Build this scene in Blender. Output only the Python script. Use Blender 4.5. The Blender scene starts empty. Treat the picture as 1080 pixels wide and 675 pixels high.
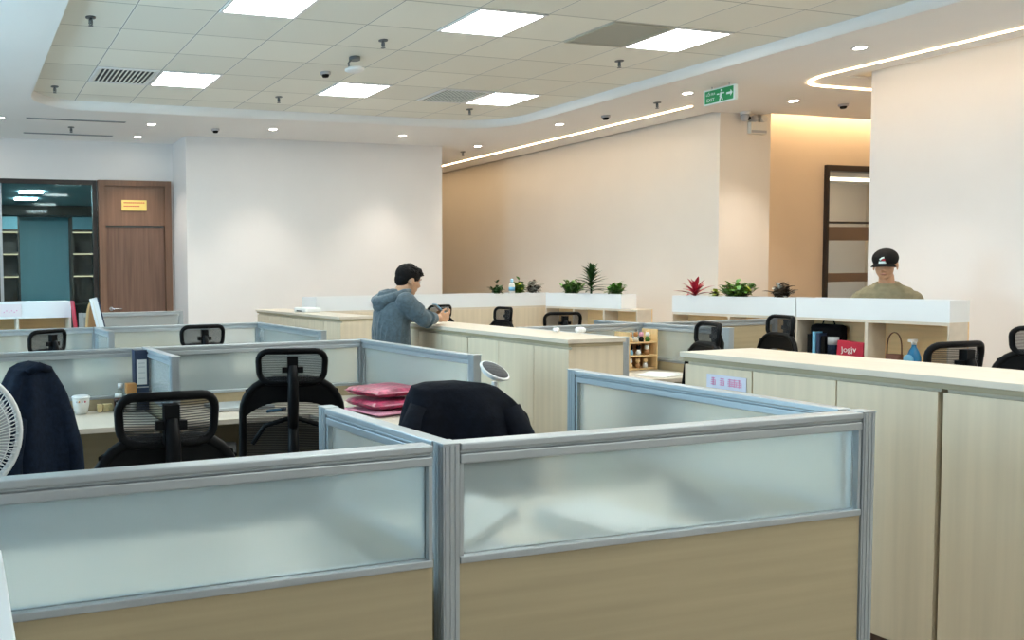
import bpy, bmesh, math, random
from mathutils import Vector, Matrix, Euler
random.seed(7)
S = bpy.context.scene
C = S.collection
PI = math.pi
R = math.radians

# ------------------------------------------------------------------ camera
cam_d = bpy.data.cameras.new('camera'); cam = bpy.data.objects.new('camera', cam_d); C.objects.link(cam)
pitch, yaw, roll = 0.04821744, 0.31241947, -0.01331473
def mat3(r): return Matrix(r)
Rm = mat3(((1, 0, 0), (0, math.cos(pitch), -math.sin(pitch)), (0, math.sin(pitch), math.cos(pitch))))
Rr = mat3(((math.cos(roll), -math.sin(roll), 0), (math.sin(roll), math.cos(roll), 0), (0, 0, 1)))
Wd = mat3(((math.cos(yaw), -math.sin(yaw), 0), (0, 0, -1), (math.sin(yaw), math.cos(yaw), 0)))
MM = Rr @ Rm @ Wd
m4 = Matrix.Identity(4)
for i in range(3):
    m4[i][0] = MM[0][i]; m4[i][1] = -MM[1][i]; m4[i][2] = -MM[2][i]
m4[0][3], m4[1][3], m4[2][3] = 0, 0, 1.43
cam.matrix_world = m4
cam_d.sensor_width = 36; cam_d.lens = 900.07 / 1080 * 36
cam_d.shift_x = (540 - 246.2) / 1080
cam_d.clip_start = 0.05; cam_d.clip_end = 100
S.camera = cam

# ------------------------------------------------------------------ world, exposure, daylight
S.view_settings.view_transform = 'Standard'; S.view_settings.look = 'None'
S.view_settings.gamma = 1; S.view_settings.use_curve_mapping = False
S.view_settings.exposure = 1.17
W = bpy.data.worlds.new('daylight'); S.world = W; W.use_nodes = True
W.node_tree.nodes['Background'].inputs[0].default_value = (0.55, 0.75, 1.0, 1)
W.node_tree.nodes['Background'].inputs[1].default_value = 0.6
PANEL = 11.5      # LED ceiling panels
SPOT = 45        # downlights
STRIP = 11       # warm led strips
DAY = 620        # window daylight
day = bpy.data.lights.new('window_daylight', 'AREA'); day.shape = 'RECTANGLE'; day.size = 10.6; day.size_y = 1.7
day.energy = DAY; day.color = (0.5, 0.82, 1.0)
dayo = bpy.data.objects.new('window_daylight', day); C.objects.link(dayo)
dayo.location = (-3.15, 5.1, 1.9); dayo.rotation_euler = (0, -PI / 2, 0)

# ------------------------------------------------------------------ materials
MATS = {}
def pr(name, col, rough=0.5, metal=0.0, noise=0.0, nscale=6.0, stretch=(1, 1, 1), bump=0.0, bscale=80, spec=None, sheen=0, trans=0, coat=0):
    m = bpy.data.materials.new(name); m.use_nodes = True
    nt = m.node_tree; b = nt.nodes['Principled BSDF']
    b.inputs['Base Color'].default_value = (*col, 1); b.inputs['Roughness'].default_value = rough; b.inputs['Metallic'].default_value = metal
    if spec is not None: b.inputs['Specular IOR Level'].default_value = spec
    if sheen: b.inputs['Sheen Weight'].default_value = sheen
    if trans: b.inputs['Transmission Weight'].default_value = trans
    if coat: b.inputs['Coat Weight'].default_value = coat
    tc = nt.nodes.new('ShaderNodeTexCoord')
    if noise:
        mp = nt.nodes.new('ShaderNodeMapping'); mp.inputs['Scale'].default_value = stretch
        nz = nt.nodes.new('ShaderNodeTexNoise'); nz.inputs['Scale'].default_value = nscale; nz.inputs['Detail'].default_value = 6
        nt.links.new(tc.outputs['Object'], mp.inputs[0]); nt.links.new(mp.outputs[0], nz.inputs['Vector'])
        cr = nt.nodes.new('ShaderNodeValToRGB')
        cr.color_ramp.elements[0].position = 0.3; cr.color_ramp.elements[1].position = 0.7
        cr.color_ramp.elements[0].color = (*[c * (1 - noise) for c in col], 1)
        cr.color_ramp.elements[1].color = (*[min(1, c * (1 + noise)) for c in col], 1)
        nt.links.new(nz.outputs['Fac'], cr.inputs[0]); nt.links.new(cr.outputs[0], b.inputs['Base Color'])
    if bump:
        n2 = nt.nodes.new('ShaderNodeTexNoise'); n2.inputs['Scale'].default_value = bscale
        nt.links.new(tc.outputs['Object'], n2.inputs['Vector'])
        bp = nt.nodes.new('ShaderNodeBump'); bp.inputs['Strength'].default_value = bump; bp.inputs['Distance'].default_value = 0.01
        nt.links.new(n2.outputs['Fac'], bp.inputs['Height']); nt.links.new(bp.outputs[0], b.inputs['Normal'])
    MATS[name] = m
    return m
def em(name, col, s):
    m = bpy.data.materials.new(name); m.use_nodes = True; nt = m.node_tree
    for n in list(nt.nodes): nt.nodes.remove(n)
    e = nt.nodes.new('ShaderNodeEmission'); e.inputs[0].default_value = (*col, 1); e.inputs[1].default_value = s
    o = nt.nodes.new('ShaderNodeOutputMaterial'); nt.links.new(e.outputs[0], o.inputs[0])
    MATS[name] = m; return m

wall_m = pr('white_paint', (0.73, 0.715, 0.705), 0.7, noise=0.015, nscale=2, bump=0.02)
warmwall_m = pr('warm_lit_paint', (0.76, 0.725, 0.67), 0.7, noise=0.015, nscale=2, bump=0.02)  # warm lamplight on the far walls and pillar, put into the paint colour
corr_m = pr('corridor_paint', (0.72, 0.60, 0.46), 0.7, noise=0.02, nscale=2)
soff_m = pr('soffit_paint', (0.84, 0.84, 0.83), 0.75, noise=0.01, nscale=2)
floor_m = pr('carpet', (0.42, 0.38, 0.34), 0.95, noise=0.25, nscale=120, bump=0.3, bscale=300)
alu = pr('aluminium', (0.42, 0.46, 0.485), 0.38, 0.55, noise=0.01, nscale=8)
alu_d = pr('dark_aluminium', (0.16, 0.18, 0.19), 0.5, 0.5)
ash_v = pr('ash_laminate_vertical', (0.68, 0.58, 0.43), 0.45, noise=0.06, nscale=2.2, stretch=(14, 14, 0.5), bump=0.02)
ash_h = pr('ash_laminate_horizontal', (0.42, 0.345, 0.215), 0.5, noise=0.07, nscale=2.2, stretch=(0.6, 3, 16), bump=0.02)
ash_t = pr('ash_worktop', (0.64, 0.565, 0.465), 0.4, noise=0.05, nscale=2.5, stretch=(6, 0.8, 6))
ash_s = pr('ash_shelf', (0.78, 0.55, 0.29), 0.5, noise=0.08, nscale=3, stretch=(1, 1, 9))
white_m = pr('white_laminate', (0.78, 0.80, 0.81), 0.35, noise=0.01, nscale=3)
plinth_m = pr('plinth', (0.09, 0.045, 0.03), 0.6, noise=0.1, nscale=20)
black = pr('black_plastic', (0.0045, 0.0045, 0.005), 0.5, noise=0.1, nscale=20, spec=0.12)
blackc = pr('black_fabric', (0.005, 0.005, 0.006), 0.9, noise=0.2, nscale=60, spec=0.1, bump=0.1)
chrome = pr('chrome', (0.7, 0.7, 0.72), 0.2, 1.0)
grey_p = pr('grey_plastic', (0.42, 0.43, 0.45), 0.5)
whitep = pr('white_plastic', (0.78, 0.79, 0.78), 0.4)
paper = pr('paper', (0.80, 0.79, 0.76), 0.85, noise=0.02, nscale=20)
navyj = pr('navy_cloth', (0.006, 0.012, 0.026), 0.9, noise=0.3, nscale=60, spec=0.15, bump=0.15)
blkj = pr('black_cloth', (0.0035, 0.005, 0.010), 0.85, noise=0.3, nscale=40, spec=0.15, bump=0.15)
hood_m = pr('grey_blue_knit', (0.068, 0.098, 0.118), 0.95, noise=0.22, nscale=45, sheen=0.2, bump=0.3)
olive_m = pr('olive_cotton', (0.205, 0.18, 0.11), 0.9, noise=0.12, nscale=25, bump=0.2)
trous = pr('dark_trousers', (0.02, 0.022, 0.03), 0.9, noise=0.2, nscale=40)
skin = pr('skin', (0.50, 0.285, 0.17), 0.5, noise=0.07, nscale=20)
hair_m = pr('black_hair', (0.006, 0.005, 0.005), 0.6, noise=0.4, nscale=90, stretch=(1, 1, 3), spec=0.12, bump=0.5, bscale=120)
capm = pr('black_cap_cloth', (0.012, 0.011, 0.011), 0.85, spec=0.15, noise=0.2, nscale=60)
red_m = pr('red_print', (0.50, 0.02, 0.05), 0.5, noise=0.1, nscale=20)
leaf_g = pr('green_leaf', (0.075, 0.20, 0.025), 0.45, noise=0.35, nscale=25)
leaf_d = pr('dark_green_leaf', (0.025, 0.075, 0.018), 0.4, noise=0.4, nscale=25)
leaf_y = pr('lime_leaf', (0.30, 0.38, 0.03), 0.45, noise=0.2, nscale=25)
leaf_r = pr('red_leaf', (0.42, 0.025, 0.05), 0.45, noise=0.3, nscale=25)
leaf_s = pr('silver_leaf', (0.52, 0.51, 0.45), 0.6, noise=0.5, nscale=50)
leaf_b = pr('brown_leaf', (0.075, 0.055, 0.035), 0.6, noise=0.5, nscale=50)
soil = pr('soil', (0.05, 0.035, 0.025), 0.95, noise=0.4, nscale=80, bump=0.4)
doorw = pr('walnut_door', (0.155, 0.083, 0.056), 0.45, noise=0.25, nscale=2.5, stretch=(14, 14, 0.6))
doorw2 = pr('walnut_frame', (0.185, 0.098, 0.06), 0.45, noise=0.15, nscale=2.5, stretch=(14, 14, 0.6))
darkf = pr('dark_frame', (0.02, 0.014, 0.012), 0.4)
teal = pr('teal_panelling', (0.24, 0.37, 0.39), 0.6, noise=0.06, nscale=1.5, stretch=(3, 3, 0.2))
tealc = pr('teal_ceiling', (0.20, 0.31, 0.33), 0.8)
brownc = pr('brown_cabinet', (0.09, 0.045, 0.028), 0.6, noise=0.3, nscale=8)
brass = pr('yellow_plaque', (0.72, 0.55, 0.16), 0.4, noise=0.05, nscale=9)
woodl = pr('natural_wood', (0.74, 0.50, 0.24), 0.5, noise=0.12, nscale=6, stretch=(8, 8, 1))
woodm = pr('brown_wood', (0.33, 0.16, 0.06), 0.5, noise=0.12, nscale=8, stretch=(6, 6, 1))
navyb = pr('navy_board', (0.015, 0.03, 0.07), 0.5)
pinkf = pr('pink_red_folder', (0.42, 0.045, 0.11), 0.28, noise=0.6, nscale=30, spec=0.7, bump=0.5, bscale=40)
pinkl = pr('light_pink_sheet', (0.70, 0.32, 0.42), 0.4, noise=0.15, nscale=20)
pinkt = pr('pink_ink', (0.72, 0.25, 0.45), 0.7)
lav = pr('lavender_paper', (0.62, 0.64, 0.76), 0.7)
green_s = pr('sign_green', (0.005, 0.28, 0.09), 0.5)
signw = pr('sign_white', (0.72, 0.86, 0.86), 0.5)
blue_b = pr('blue_plastic', (0.01, 0.16, 0.34), 0.3)
blue_l = pr('light_blue_label', (0.16, 0.42, 0.62), 0.4)
basket_m = pr('brown_leather', (0.12, 0.04, 0.018), 0.6, noise=0.2, nscale=40)
cream = pr('cream_ceramic', (0.74, 0.72, 0.66), 0.35)
orange_m = pr('orange_lid', (0.50, 0.23, 0.07), 0.6, noise=0.15, nscale=30)
green_p = pr('green_plastic', (0.03, 0.5, 0.16), 0.4)
yel = pr('yellow_card', (0.68, 0.55, 0.28), 0.6, noise=0.2, nscale=60)
brown_liq = pr('brown_glass', (0.08, 0.03, 0.02), 0.2)
vent_d = pr('vent_dark', (0.05, 0.05, 0.05), 0.8)
ventg = pr('vent_grille', (0.45, 0.44, 0.37), 0.6)
trimw = pr('trim_white', (0.8, 0.8, 0.8), 0.4)
panel_e = em('led_panel', (0.94, 1.0, 0.97), PANEL)
down_e = em('downlight_glow', (1.0, 0.88, 0.72), 25)
strip_e = em('warm_strip', (1.0, 0.66, 0.34), STRIP)
shelf_e = em('shelf_strip', (1.0, 0.62, 0.38), 0.6)
mroom_e = em('meeting_panel', (0.85, 0.95, 1.0), 38)

def glass_mat(name, col, rough, ior, milky, mcol):
    m = bpy.data.materials.new(name); m.use_nodes = True; nt = m.node_tree
    for n in list(nt.nodes): nt.nodes.remove(n)
    g = nt.nodes.new('ShaderNodeBsdfRefraction'); g.inputs['Color'].default_value = (*col, 1); g.inputs['Roughness'].default_value = rough; g.inputs['IOR'].default_value = ior
    tr = nt.nodes.new('ShaderNodeBsdfTranslucent'); tr.inputs[0].default_value = (*mcol, 1)
    di = nt.nodes.new('ShaderNodeBsdfDiffuse'); di.inputs[0].default_value = (*mcol, 1)
    gl = nt.nodes.new('ShaderNodeBsdfGlossy'); gl.inputs['Roughness'].default_value = 0.25
    m1 = nt.nodes.new('ShaderNodeMixShader'); m1.inputs[0].default_value = 0.45
    nt.links.new(di.outputs[0], m1.inputs[1]); nt.links.new(tr.outputs[0], m1.inputs[2])
    m2 = nt.nodes.new('ShaderNodeMixShader'); m2.inputs[0].default_value = milky
    nt.links.new(g.outputs[0], m2.inputs[1]); nt.links.new(m1.outputs[0], m2.inputs[2])
    fr = nt.nodes.new('ShaderNodeFresnel'); fr.inputs[0].default_value = 1.35
    m3 = nt.nodes.new('ShaderNodeMixShader')
    nt.links.new(fr.outputs[0], m3.inputs[0]); nt.links.new(m2.outputs[0], m3.inputs[1]); nt.links.new(gl.outputs[0], m3.inputs[2])
    o = nt.nodes.new('ShaderNodeOutputMaterial'); nt.links.new(m3.outputs[0], o.inputs[0])
    MATS[name] = m; return m
frost = glass_mat('frosted_glass', (0.97, 1.0, 1.0), 0.27, 1.22, 0.31, (0.82, 0.90, 0.90))
def clear_mat(name, col, refl):
    m = bpy.data.materials.new(name); m.use_nodes = True; nt = m.node_tree
    for n in list(nt.nodes): nt.nodes.remove(n)
    t = nt.nodes.new('ShaderNodeBsdfTransparent'); t.inputs[0].default_value = (*col, 1)
    g = nt.nodes.new('ShaderNodeBsdfGlossy'); g.inputs['Roughness'].default_value = 0.03
    x = nt.nodes.new('ShaderNodeMixShader'); x.inputs[0].default_value = refl
    nt.links.new(t.outputs[0], x.inputs[1]); nt.links.new(g.outputs[0], x.inputs[2])
    o = nt.nodes.new('ShaderNodeOutputMaterial'); nt.links.new(x.outputs[0], o.inputs[0])
    MATS[name] = m; return m
tealglass = clear_mat('teal_tinted_glass', (0.66, 0.86, 0.89), 0.02)
clearg = clear_mat('clear_glass', (0.9, 0.92, 0.9), 0.08)
def mesh_fabric(name, col, dens, scale):
    m = bpy.data.materials.new(name); m.use_nodes = True; nt = m.node_tree
    b = nt.nodes['Principled BSDF']; b.inputs['Base Color'].default_value = (*col, 1); b.inputs['Roughness'].default_value = 0.8
    t = nt.nodes.new('ShaderNodeBsdfTransparent')
    tc = nt.nodes.new('ShaderNodeTexCoord'); w = nt.nodes.new('ShaderNodeTexWave'); w.bands_direction = 'Z'; w.inputs['Scale'].default_value = scale
    w.inputs['Distortion'].default_value = 0.3
    nt.links.new(tc.outputs['Object'], w.inputs['Vector'])
    mr = nt.nodes.new('ShaderNodeMapRange'); mr.inputs['To Min'].default_value = dens - 0.22; mr.inputs['To Max'].default_value = min(1, dens + 0.22)
    nt.links.new(w.outputs['Fac'], mr.inputs[0])
    x = nt.nodes.new('ShaderNodeMixShader'); nt.links.new(mr.outputs[0], x.inputs[0]); nt.links.new(t.outputs[0], x.inputs[1]); nt.links.new(b.outputs[0], x.inputs[2])
    nt.links.new(x.outputs[0], nt.nodes['Material Output'].inputs[0])
    MATS[name] = m; return m
chmesh = mesh_fabric('chair_mesh', (0.02, 0.02, 0.022), 0.70, 45)
fangr = mesh_fabric('grey_head_mesh', (0.10, 0.10, 0.105), 0.9, 60)

# ceiling tile material: 600 mm metal tiles with joints and faint perforation
def tile_mat():
    m = pr('metal_ceiling_tile', (0.56, 0.56, 0.50), 0.55, 0.0, spec=0.3)
    nt = m.node_tree; b = nt.nodes['Principled BSDF']
    tc = nt.nodes.new('ShaderNodeTexCoord'); sp = nt.nodes.new('ShaderNodeSeparateXYZ'); nt.links.new(tc.outputs['Object'], sp.inputs[0])
    def mth(op, a, bb=None):
        n = nt.nodes.new('ShaderNodeMath'); n.operation = op
        for i, v in enumerate((a, bb)):
            if v is None: continue
            if isinstance(v, (int, float)): n.inputs[i].default_value = v
            else: nt.links.new(v, n.inputs[i])
        return n.outputs[0]
    fx = mth('FRACT', mth('DIVIDE', mth('SUBTRACT', sp.outputs[0], 1.26 - 60), 0.6))
    fy = mth('FRACT', mth('DIVIDE', mth('SUBTRACT', sp.outputs[1], 5.42 - 60), 0.6))
    dx = mth('ABSOLUTE', mth('SUBTRACT', fx, 0.5)); dy = mth('ABSOLUTE', mth('SUBTRACT', fy, 0.5))
    lx = mth('GREATER_THAN', dx, 0.482); ly = mth('GREATER_THAN', dy, 0.489)
    lx2 = mth('GREATER_THAN', dx, 0.492)
    cx = mth('FLOOR', mth('DIVIDE', mth('SUBTRACT', sp.outputs[0], 1.26 - 60), 0.6)); cyy = mth('FLOOR', mth('DIVIDE', mth('SUBTRACT', sp.outputs[1], 5.42 - 60), 0.6))
    cb = nt.nodes.new('ShaderNodeCombineXYZ'); nt.links.new(cx, cb.inputs[0]); nt.links.new(cyy, cb.inputs[1])
    wn = nt.nodes.new('ShaderNodeTexWhiteNoise'); nt.links.new(cb.outputs[0], wn.inputs['Vector'])
    mr = nt.nodes.new('ShaderNodeMapRange'); mr.inputs['To Min'].default_value = 0.95; mr.inputs['To Max'].default_value = 1.05; nt.links.new(wn.outputs['Value'], mr.inputs[0])
    def mix(f, c1, c2):
        n = nt.nodes.new('ShaderNodeMix'); n.data_type = 'RGBA'; nt.links.new(f, n.inputs[0])
        for idx, c in ((6, c1), (7, c2)):
            if isinstance(c, tuple): n.inputs[idx].default_value = (*c, 1)
            else: nt.links.new(c, n.inputs[idx])
        return n.outputs[2]
    hs = nt.nodes.new('ShaderNodeHueSaturation'); hs.inputs['Color'].default_value = (0.84, 0.84, 0.76, 1); nt.links.new(mr.outputs[0], hs.inputs['Value'])
    c = mix(lx, hs.outputs[0], (0.90, 0.92, 0.88)); c = mix(ly, c, (0.50, 0.51, 0.46)); c = mix(lx2, c, (0.38, 0.40, 0.38))
    nt.links.new(c, b.inputs['Base Color'])
    return m
tile_m = tile_mat()

# ------------------------------------------------------------------ mesh helpers
class MB:
    def __init__(s): s.v = []; s.f = []; s.sm = []
    def add(s, vs, fs, smooth=False, M=None):
        o = len(s.v)
        for v in vs:
            v = Vector(v)
            if M is not None: v = M @ v
            s.v.append(tuple(v))
        for f in fs: s.f.append(tuple(i + o for i in f)); s.sm.append(smooth)
        return s
    def box(s, x0, x1, y0, y1, z0, z1, M=None):
        vs = [(x, y, z) for z in (z0, z1) for y in (y0, y1) for x in (x0, x1)]
        return s.add(vs, [(0, 2, 3, 1), (4, 5, 7, 6), (0, 1, 5, 4), (2, 6, 7, 3), (0, 4, 6, 2), (1, 3, 7, 5)], False, M)
    def cyl(s, x, y, z0, z1, r, r2=None, n=20, M=None, smooth=True):
        r2 = r if r2 is None else r2
        return s.lathe([(r, z0), (r2, z1)], x, y, n, M, smooth)
    def lathe(s, prof, x=0, y=0, n=20, M=None, smooth=True, sx=1, sy=1, caps=True):
        vs = []; fs = []
        for (r, z) in prof:
            for k in range(n):
                a = 2 * PI * k / n; vs.append((x + r * sx * math.cos(a), y + r * sy * math.sin(a), z))
        for i in range(len(prof) - 1):
            for k in range(n):
                fs.append((i * n + k, i * n + (k + 1) % n, (i + 1) * n + (k + 1) % n, (i + 1) * n + k))
        s.add(vs, fs, smooth, M)
        if caps:
            s.add(vs[:n], [tuple(reversed(range(n)))], False, M); s.add(vs[-n:], [tuple(range(n))], False, M)
        return s
    def tube(s, pts, rad, n=8, closed=False, M=None, flat=1.0):
        pts = [Vector(p) for p in pts]; N = len(pts)
        rad = rad if isinstance(rad, (list, tuple)) else [rad] * N
        vs = []; up = None
        for i, p in enumerate(pts):
            if closed: t = pts[(i + 1) % N] - pts[i - 1]
            else: t = pts[min(i + 1, N - 1)] - pts[max(i - 1, 0)]
            t.normalize()
            if up is None:
                up = Vector((0, 0, 1)) if abs(t.z) < 0.9 else Vector((0, 1, 0))
            a = t.cross(up)
            if a.length < 1e-4: a = t.cross(Vector((1, 0, 0)))
            a.normalize(); b = a.cross(t).normalized(); up = b
            for k in range(n):
                an = 2 * PI * k / n
                vs.append(p + (a * math.cos(an) + b * math.sin(an) * flat) * rad[i])
        fs = []
        for i in range(N if closed else N - 1):
            j = (i + 1) % N
            for k in range(n): fs.append((i * n + k, i * n + (k + 1) % n, j * n + (k + 1) % n, j * n + k))
        if not closed:
            fs.append(tuple(reversed(range(n)))); fs.append(tuple(range((N - 1) * n, N * n)))
        return s.add(vs, fs, True, M)
    def ball(s, c, r, n=14, M=None, rot=None):
        r = (r, r, r) if isinstance(r, (int, float)) else r
        vs = []; fs = []; h = n // 2 + 1
        for i in range(h + 1):
            th = PI * i / h
            for k in range(n):
                ph = 2 * PI * k / n
                q = Vector((r[0] * math.sin(th) * math.cos(ph), r[1] * math.sin(th) * math.sin(ph), r[2] * math.cos(th)))
                if rot is not None: q = rot @ q
                vs.append(Vector(c) + q)
        for i in range(h):
            for k in range(n): fs.append((i * n + k, (i + 1) * n + k, (i + 1) * n + (k + 1) % n, i * n + (k + 1) % n))
        return s.add(vs, fs, True, M)
    def prism(s, poly, z0, z1, M=None):
        n = len(poly); vs = [(x, y, z0) for x, y in poly] + [(x, y, z1) for x, y in poly]
        fs = [tuple(reversed(range(n))), tuple(range(n, 2 * n))] + [(i, (i + 1) % n, n + (i + 1) % n, n + i) for i in range(n)]
        return s.add(vs, fs, False, M)
    def grid(s, fn, nu, nv, M=None, thick=0):
        vs = [fn(i / nu, j / nv) for j in range(nv + 1) for i in range(nu + 1)]
        fs = [(j * (nu + 1) + i, j * (nu + 1) + i + 1, (j + 1) * (nu + 1) + i + 1, (j + 1) * (nu + 1) + i) for j in range(nv) for i in range(nu)]
        return s.add(vs, fs, True, M)
    def build(s, name, mat, parent=None, bevel=0, mods=None, loc=None, rot=None):
        me = bpy.data.meshes.new(name); me.from_pydata(s.v, [], s.f)
        me.polygons.foreach_set('use_smooth', s.sm); me.update()
        bm = bmesh.new(); bm.from_mesh(me); bmesh.ops.remove_doubles(bm, verts=bm.verts, dist=1e-6); bmesh.ops.recalc_face_normals(bm, faces=bm.faces); bm.to_mesh(me); bm.free()
        me.materials.append(mat)
        o = bpy.data.objects.new(name, me); C.objects.link(o)
        if parent: o.parent = parent
        if loc: o.location = loc
        if rot: o.rotation_euler = rot
        if bevel:
            b = o.modifiers.new('bevel', 'BEVEL'); b.width = bevel; b.segments = 2; b.limit_method = 'ANGLE'
        return o
def tag(o, label=None, cat=None, group=None, kind=None):
    if label: o['label'] = label
    if cat: o['category'] = cat
    if group: o['group'] = group
    if kind: o['kind'] = kind
    return o
def thing(name, label, cat, loc=(0, 0, 0), rz=0, group=None):
    o = bpy.data.objects.new(name, None); C.objects.link(o); o.empty_display_size = 0.05
    o.location = loc; o.rotation_euler = (0, 0, rz)
    return tag(o, label, cat, group)
def struct(name, mb, mat, parent=None, bevel=0):
    o = mb.build(name, mat, parent, bevel)
    if not parent: o['kind'] = 'structure'
    return o
def dup(root, loc, rz=0, label=None, group=None):
    r = root.copy(); C.objects.link(r); r.location = loc; r.rotation_euler = (0, 0, rz)
    if label: r['label'] = label
    if group: r['group'] = group
    for ch in list(root.children):
        c = ch.copy(); C.objects.link(c); c.parent = r
        for g in ch.children:
            d = g.copy(); C.objects.link(d); d.parent = c
    return r
def rrect(w, h, r, n=5, top=1.0):
    """rounded rectangle outline centred on 0; top scales the width at the upper edge"""
    pts = []
    for cx, cy, a0 in ((w / 2 - r, h / 2 - r, 0), (-w / 2 + r, h / 2 - r, 90), (-w / 2 + r, -h / 2 + r, 180), (w / 2 - r, -h / 2 + r, 270)):
        for k in range(n + 1):
            a = R(a0 + 90 * k / n); x = cx + r * math.cos(a); y = cy + r * math.sin(a)
            pts.append((x * (1 + (top - 1) * (y / h + 0.5)), y))
    return pts
def text(body, size, mat, parent, loc, rot, ext=0.0005, name='lettering', ax='CENTER'):
    c = bpy.data.curves.new(name, 'FONT'); c.body = body; c.size = size; c.extrude = ext; c.align_x = ax; c.align_y = 'CENTER'
    tmp = bpy.data.objects.new(name, c); C.objects.link(tmp)
    me = bpy.data.meshes.new_from_object(tmp.evaluated_get(bpy.context.evaluated_depsgraph_get()))
    bpy.data.objects.remove(tmp)
    o = bpy.data.objects.new(name, me); C.objects.link(o); me.materials.clear(); me.materials.append(mat); o.parent = parent; o.location = loc; o.rotation_euler = rot
    return o

# ------------------------------------------------------------------ room shell
ZS, ZC = 3.27, 3.37
struct('floor', MB().box(-3.2, 12.2, -3.2, 18, -0.1, 0), floor_m)
# soffit with a rounded recess
def rr_loop(x0, x1, y0, y1, r, n=8):
    out = []
    for cx, cy, a0 in ((x1 - r, y1 - r, 0), (x0 + r, y1 - r, 90), (x0 + r, y0 + r, 180), (x1 - r, y0 + r, 270)):
        for k in range(n + 1):
            a = R(a0 + 90 * k / n); out.append((cx + r * math.cos(a), cy + r * math.sin(a)))
    return out
inner = rr_loop(0.75, 6.62, -2.6, 9.36, 0.62)
SX = 8.10   # soffit stops short of the right wall, leaving the light cove
outer = [(-3.2, -3.2), (SX, -3.2), (SX, 6.02), (12.2, 6.02), (12.2, 7.62), (9.07, 7.62), (9.07, 7.72), (8.3, 7.72), (8.3, 15.2), (6.62, 15.2), (6.62, 11.45), (-3.2, 11.45)]
def soffit():
    bm = bmesh.new()
    def loop(pts, z):
        vs = [bm.verts.new((x, y, z)) for x, y in pts]
        return [bm.edges.new((vs[i], vs[(i + 1) % len(vs)])) for i in range(len(vs))], vs
    e1, v1 = loop(outer, ZS); e2, v2 = loop(inner, ZS)
    bmesh.ops.triangle_fill(bm, use_beauty=True, edges=e1 + e2)
    up = [bm.verts.new((v.co.x, v.co.y, ZC)) for v in v2]
    for i in range(len(v2)):
        j = (i + 1) % len(v2); f = bm.faces.new((v2[i], v2[j], up[j], up[i])); f.smooth = True
    up1 = [bm.verts.new((v.co.x, v.co.y, ZS + 0.02)) for v in v1]
    for i in range(len(v1)):
        j = (i + 1) % len(v1); bm.faces.new((v1[i], v1[j], up1[j], up1[i]))
    me = bpy.data.meshes.new('ceiling_soffit'); bm.to_mesh(me); bm.free(); me.materials.append(soff_m)
    o = bpy.data.objects.new('ceiling_soffit', me); C.objects.link(o); o['kind'] = 'structure'
soffit()
struct('ceiling', MB().box(0.70, 6.67, -2.7, 9.45, ZC, ZC + 0.03), tile_m)
struct('ceiling_slab', MB().box(-3.2, 12.2, -3.2, 18, 3.56, 3.66), soff_m)
# walls
struct('wall_back', MB().box(2.84, 6.60, 10.7, 11.6, 0, 3.56), wall_m)
struct('wall_back_left', MB().box(-3.2, 2.84, 11.4, 11.55, 2.76, 3.56).box(2.80, 2.84, 11.4, 11.55, 0, 2.76).box(-3.2, -1.2, 11.4, 11.55, 0, 2.76), wall_m)
struct('wall_right', MB().box(8.26, 12.2, -3.2, 5.89, 0, 3.56), wall_m)
struct('wall_far_right', MB().box(8.40, 8.55, 8.2, 15.2, 0, 3.56), warmwall_m)
struct('wall_pillar', MB().box(8.40, 9.17, 7.7, 8.2, 0, 3.56), warmwall_m)
struct('wall_far_end', MB().box(6.60, 8.55, 15.0, 15.2, 0, 3.56).box(6.5, 6.6, 11.6, 15.2, 0, 3.56), warmwall_m)
struct('wall_corridor', MB().box(9.17, 10.27, 7.88, 8.03, 0, 3.56).box(10.27, 12.2, 7.88, 8.03, 2.74, 3.56), corr_m)
struct('wall_corridor_end', MB().box(12.1, 12.25, 5.8, 8.0, 0, 3.56), corr_m)
struct('wall_front', MB().box(-3.2, 8.3, -3.3, -3.2, 0, 3.56), wall_m)
struct('wall_left', MB().box(-3.1, -3.0, -3.2, 11.5, 0, 1.0).box(-3.1, -3.0, -3.2, 11.5, 2.8, 3.56).box(-3.1, -3.0, -3.2, -0.6, 1.0, 2.8).box(-3.1, -3.0, 10.6, 11.5, 1.0, 2.8), wall_m)
wf = struct('window_1', MB().box(-3.08, -3.02, -0.6, 10.6, 1.0, 1.06).box(-3.08, -3.02, -0.6, 10.6, 2.74, 2.8), trimw)
for k in range(7):
    y = -0.6 + 1.856 * k
    MB().box(-3.08, -3.02, y, y + 0.06, 1.06, 2.74).build('window_mullion', trimw, wf)

# glass wall of the meeting room + the room behind it
gw = struct('window_2', MB().box(-1.2, 1.80, 11.42, 11.48, 2.70, 2.76).box(1.74, 1.80, 11.42, 11.48, 0, 2.70).box(-1.2, 1.80, 11.42, 11.48, 0, 0.06), darkf)
MB().box(-1.2, 0.535, 11.445, 11.455, 0.06, 2.70).build('glass_pane', tealglass, gw)
MB().box(0.575, 1.74, 11.445, 11.455, 0.06, 2.70).build('glass_pane', tealglass, gw)
MB().box(0.535, 0.575, 11.435, 11.465, 0.06, 2.70).build('glass_joint', alu, gw)
struct('wall_meeting_room', MB().box(-2.6, 3.6, 16.0, 16.1, 0, 3.2).box(-2.7, -2.6, 11.55, 16.1, 0, 3.2).box(3.6, 3.7, 11.61, 16.1, 0, 3.2), teal)
struct('ceiling_meeting_room', MB().box(-2.7, 3.7, 11.56, 16.1, 2.78, 2.86), tealc)
struct('trim_1', MB().box(-2.6, 3.6, 15.5, 15.99, 2.60, 2.775), brownc)

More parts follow.
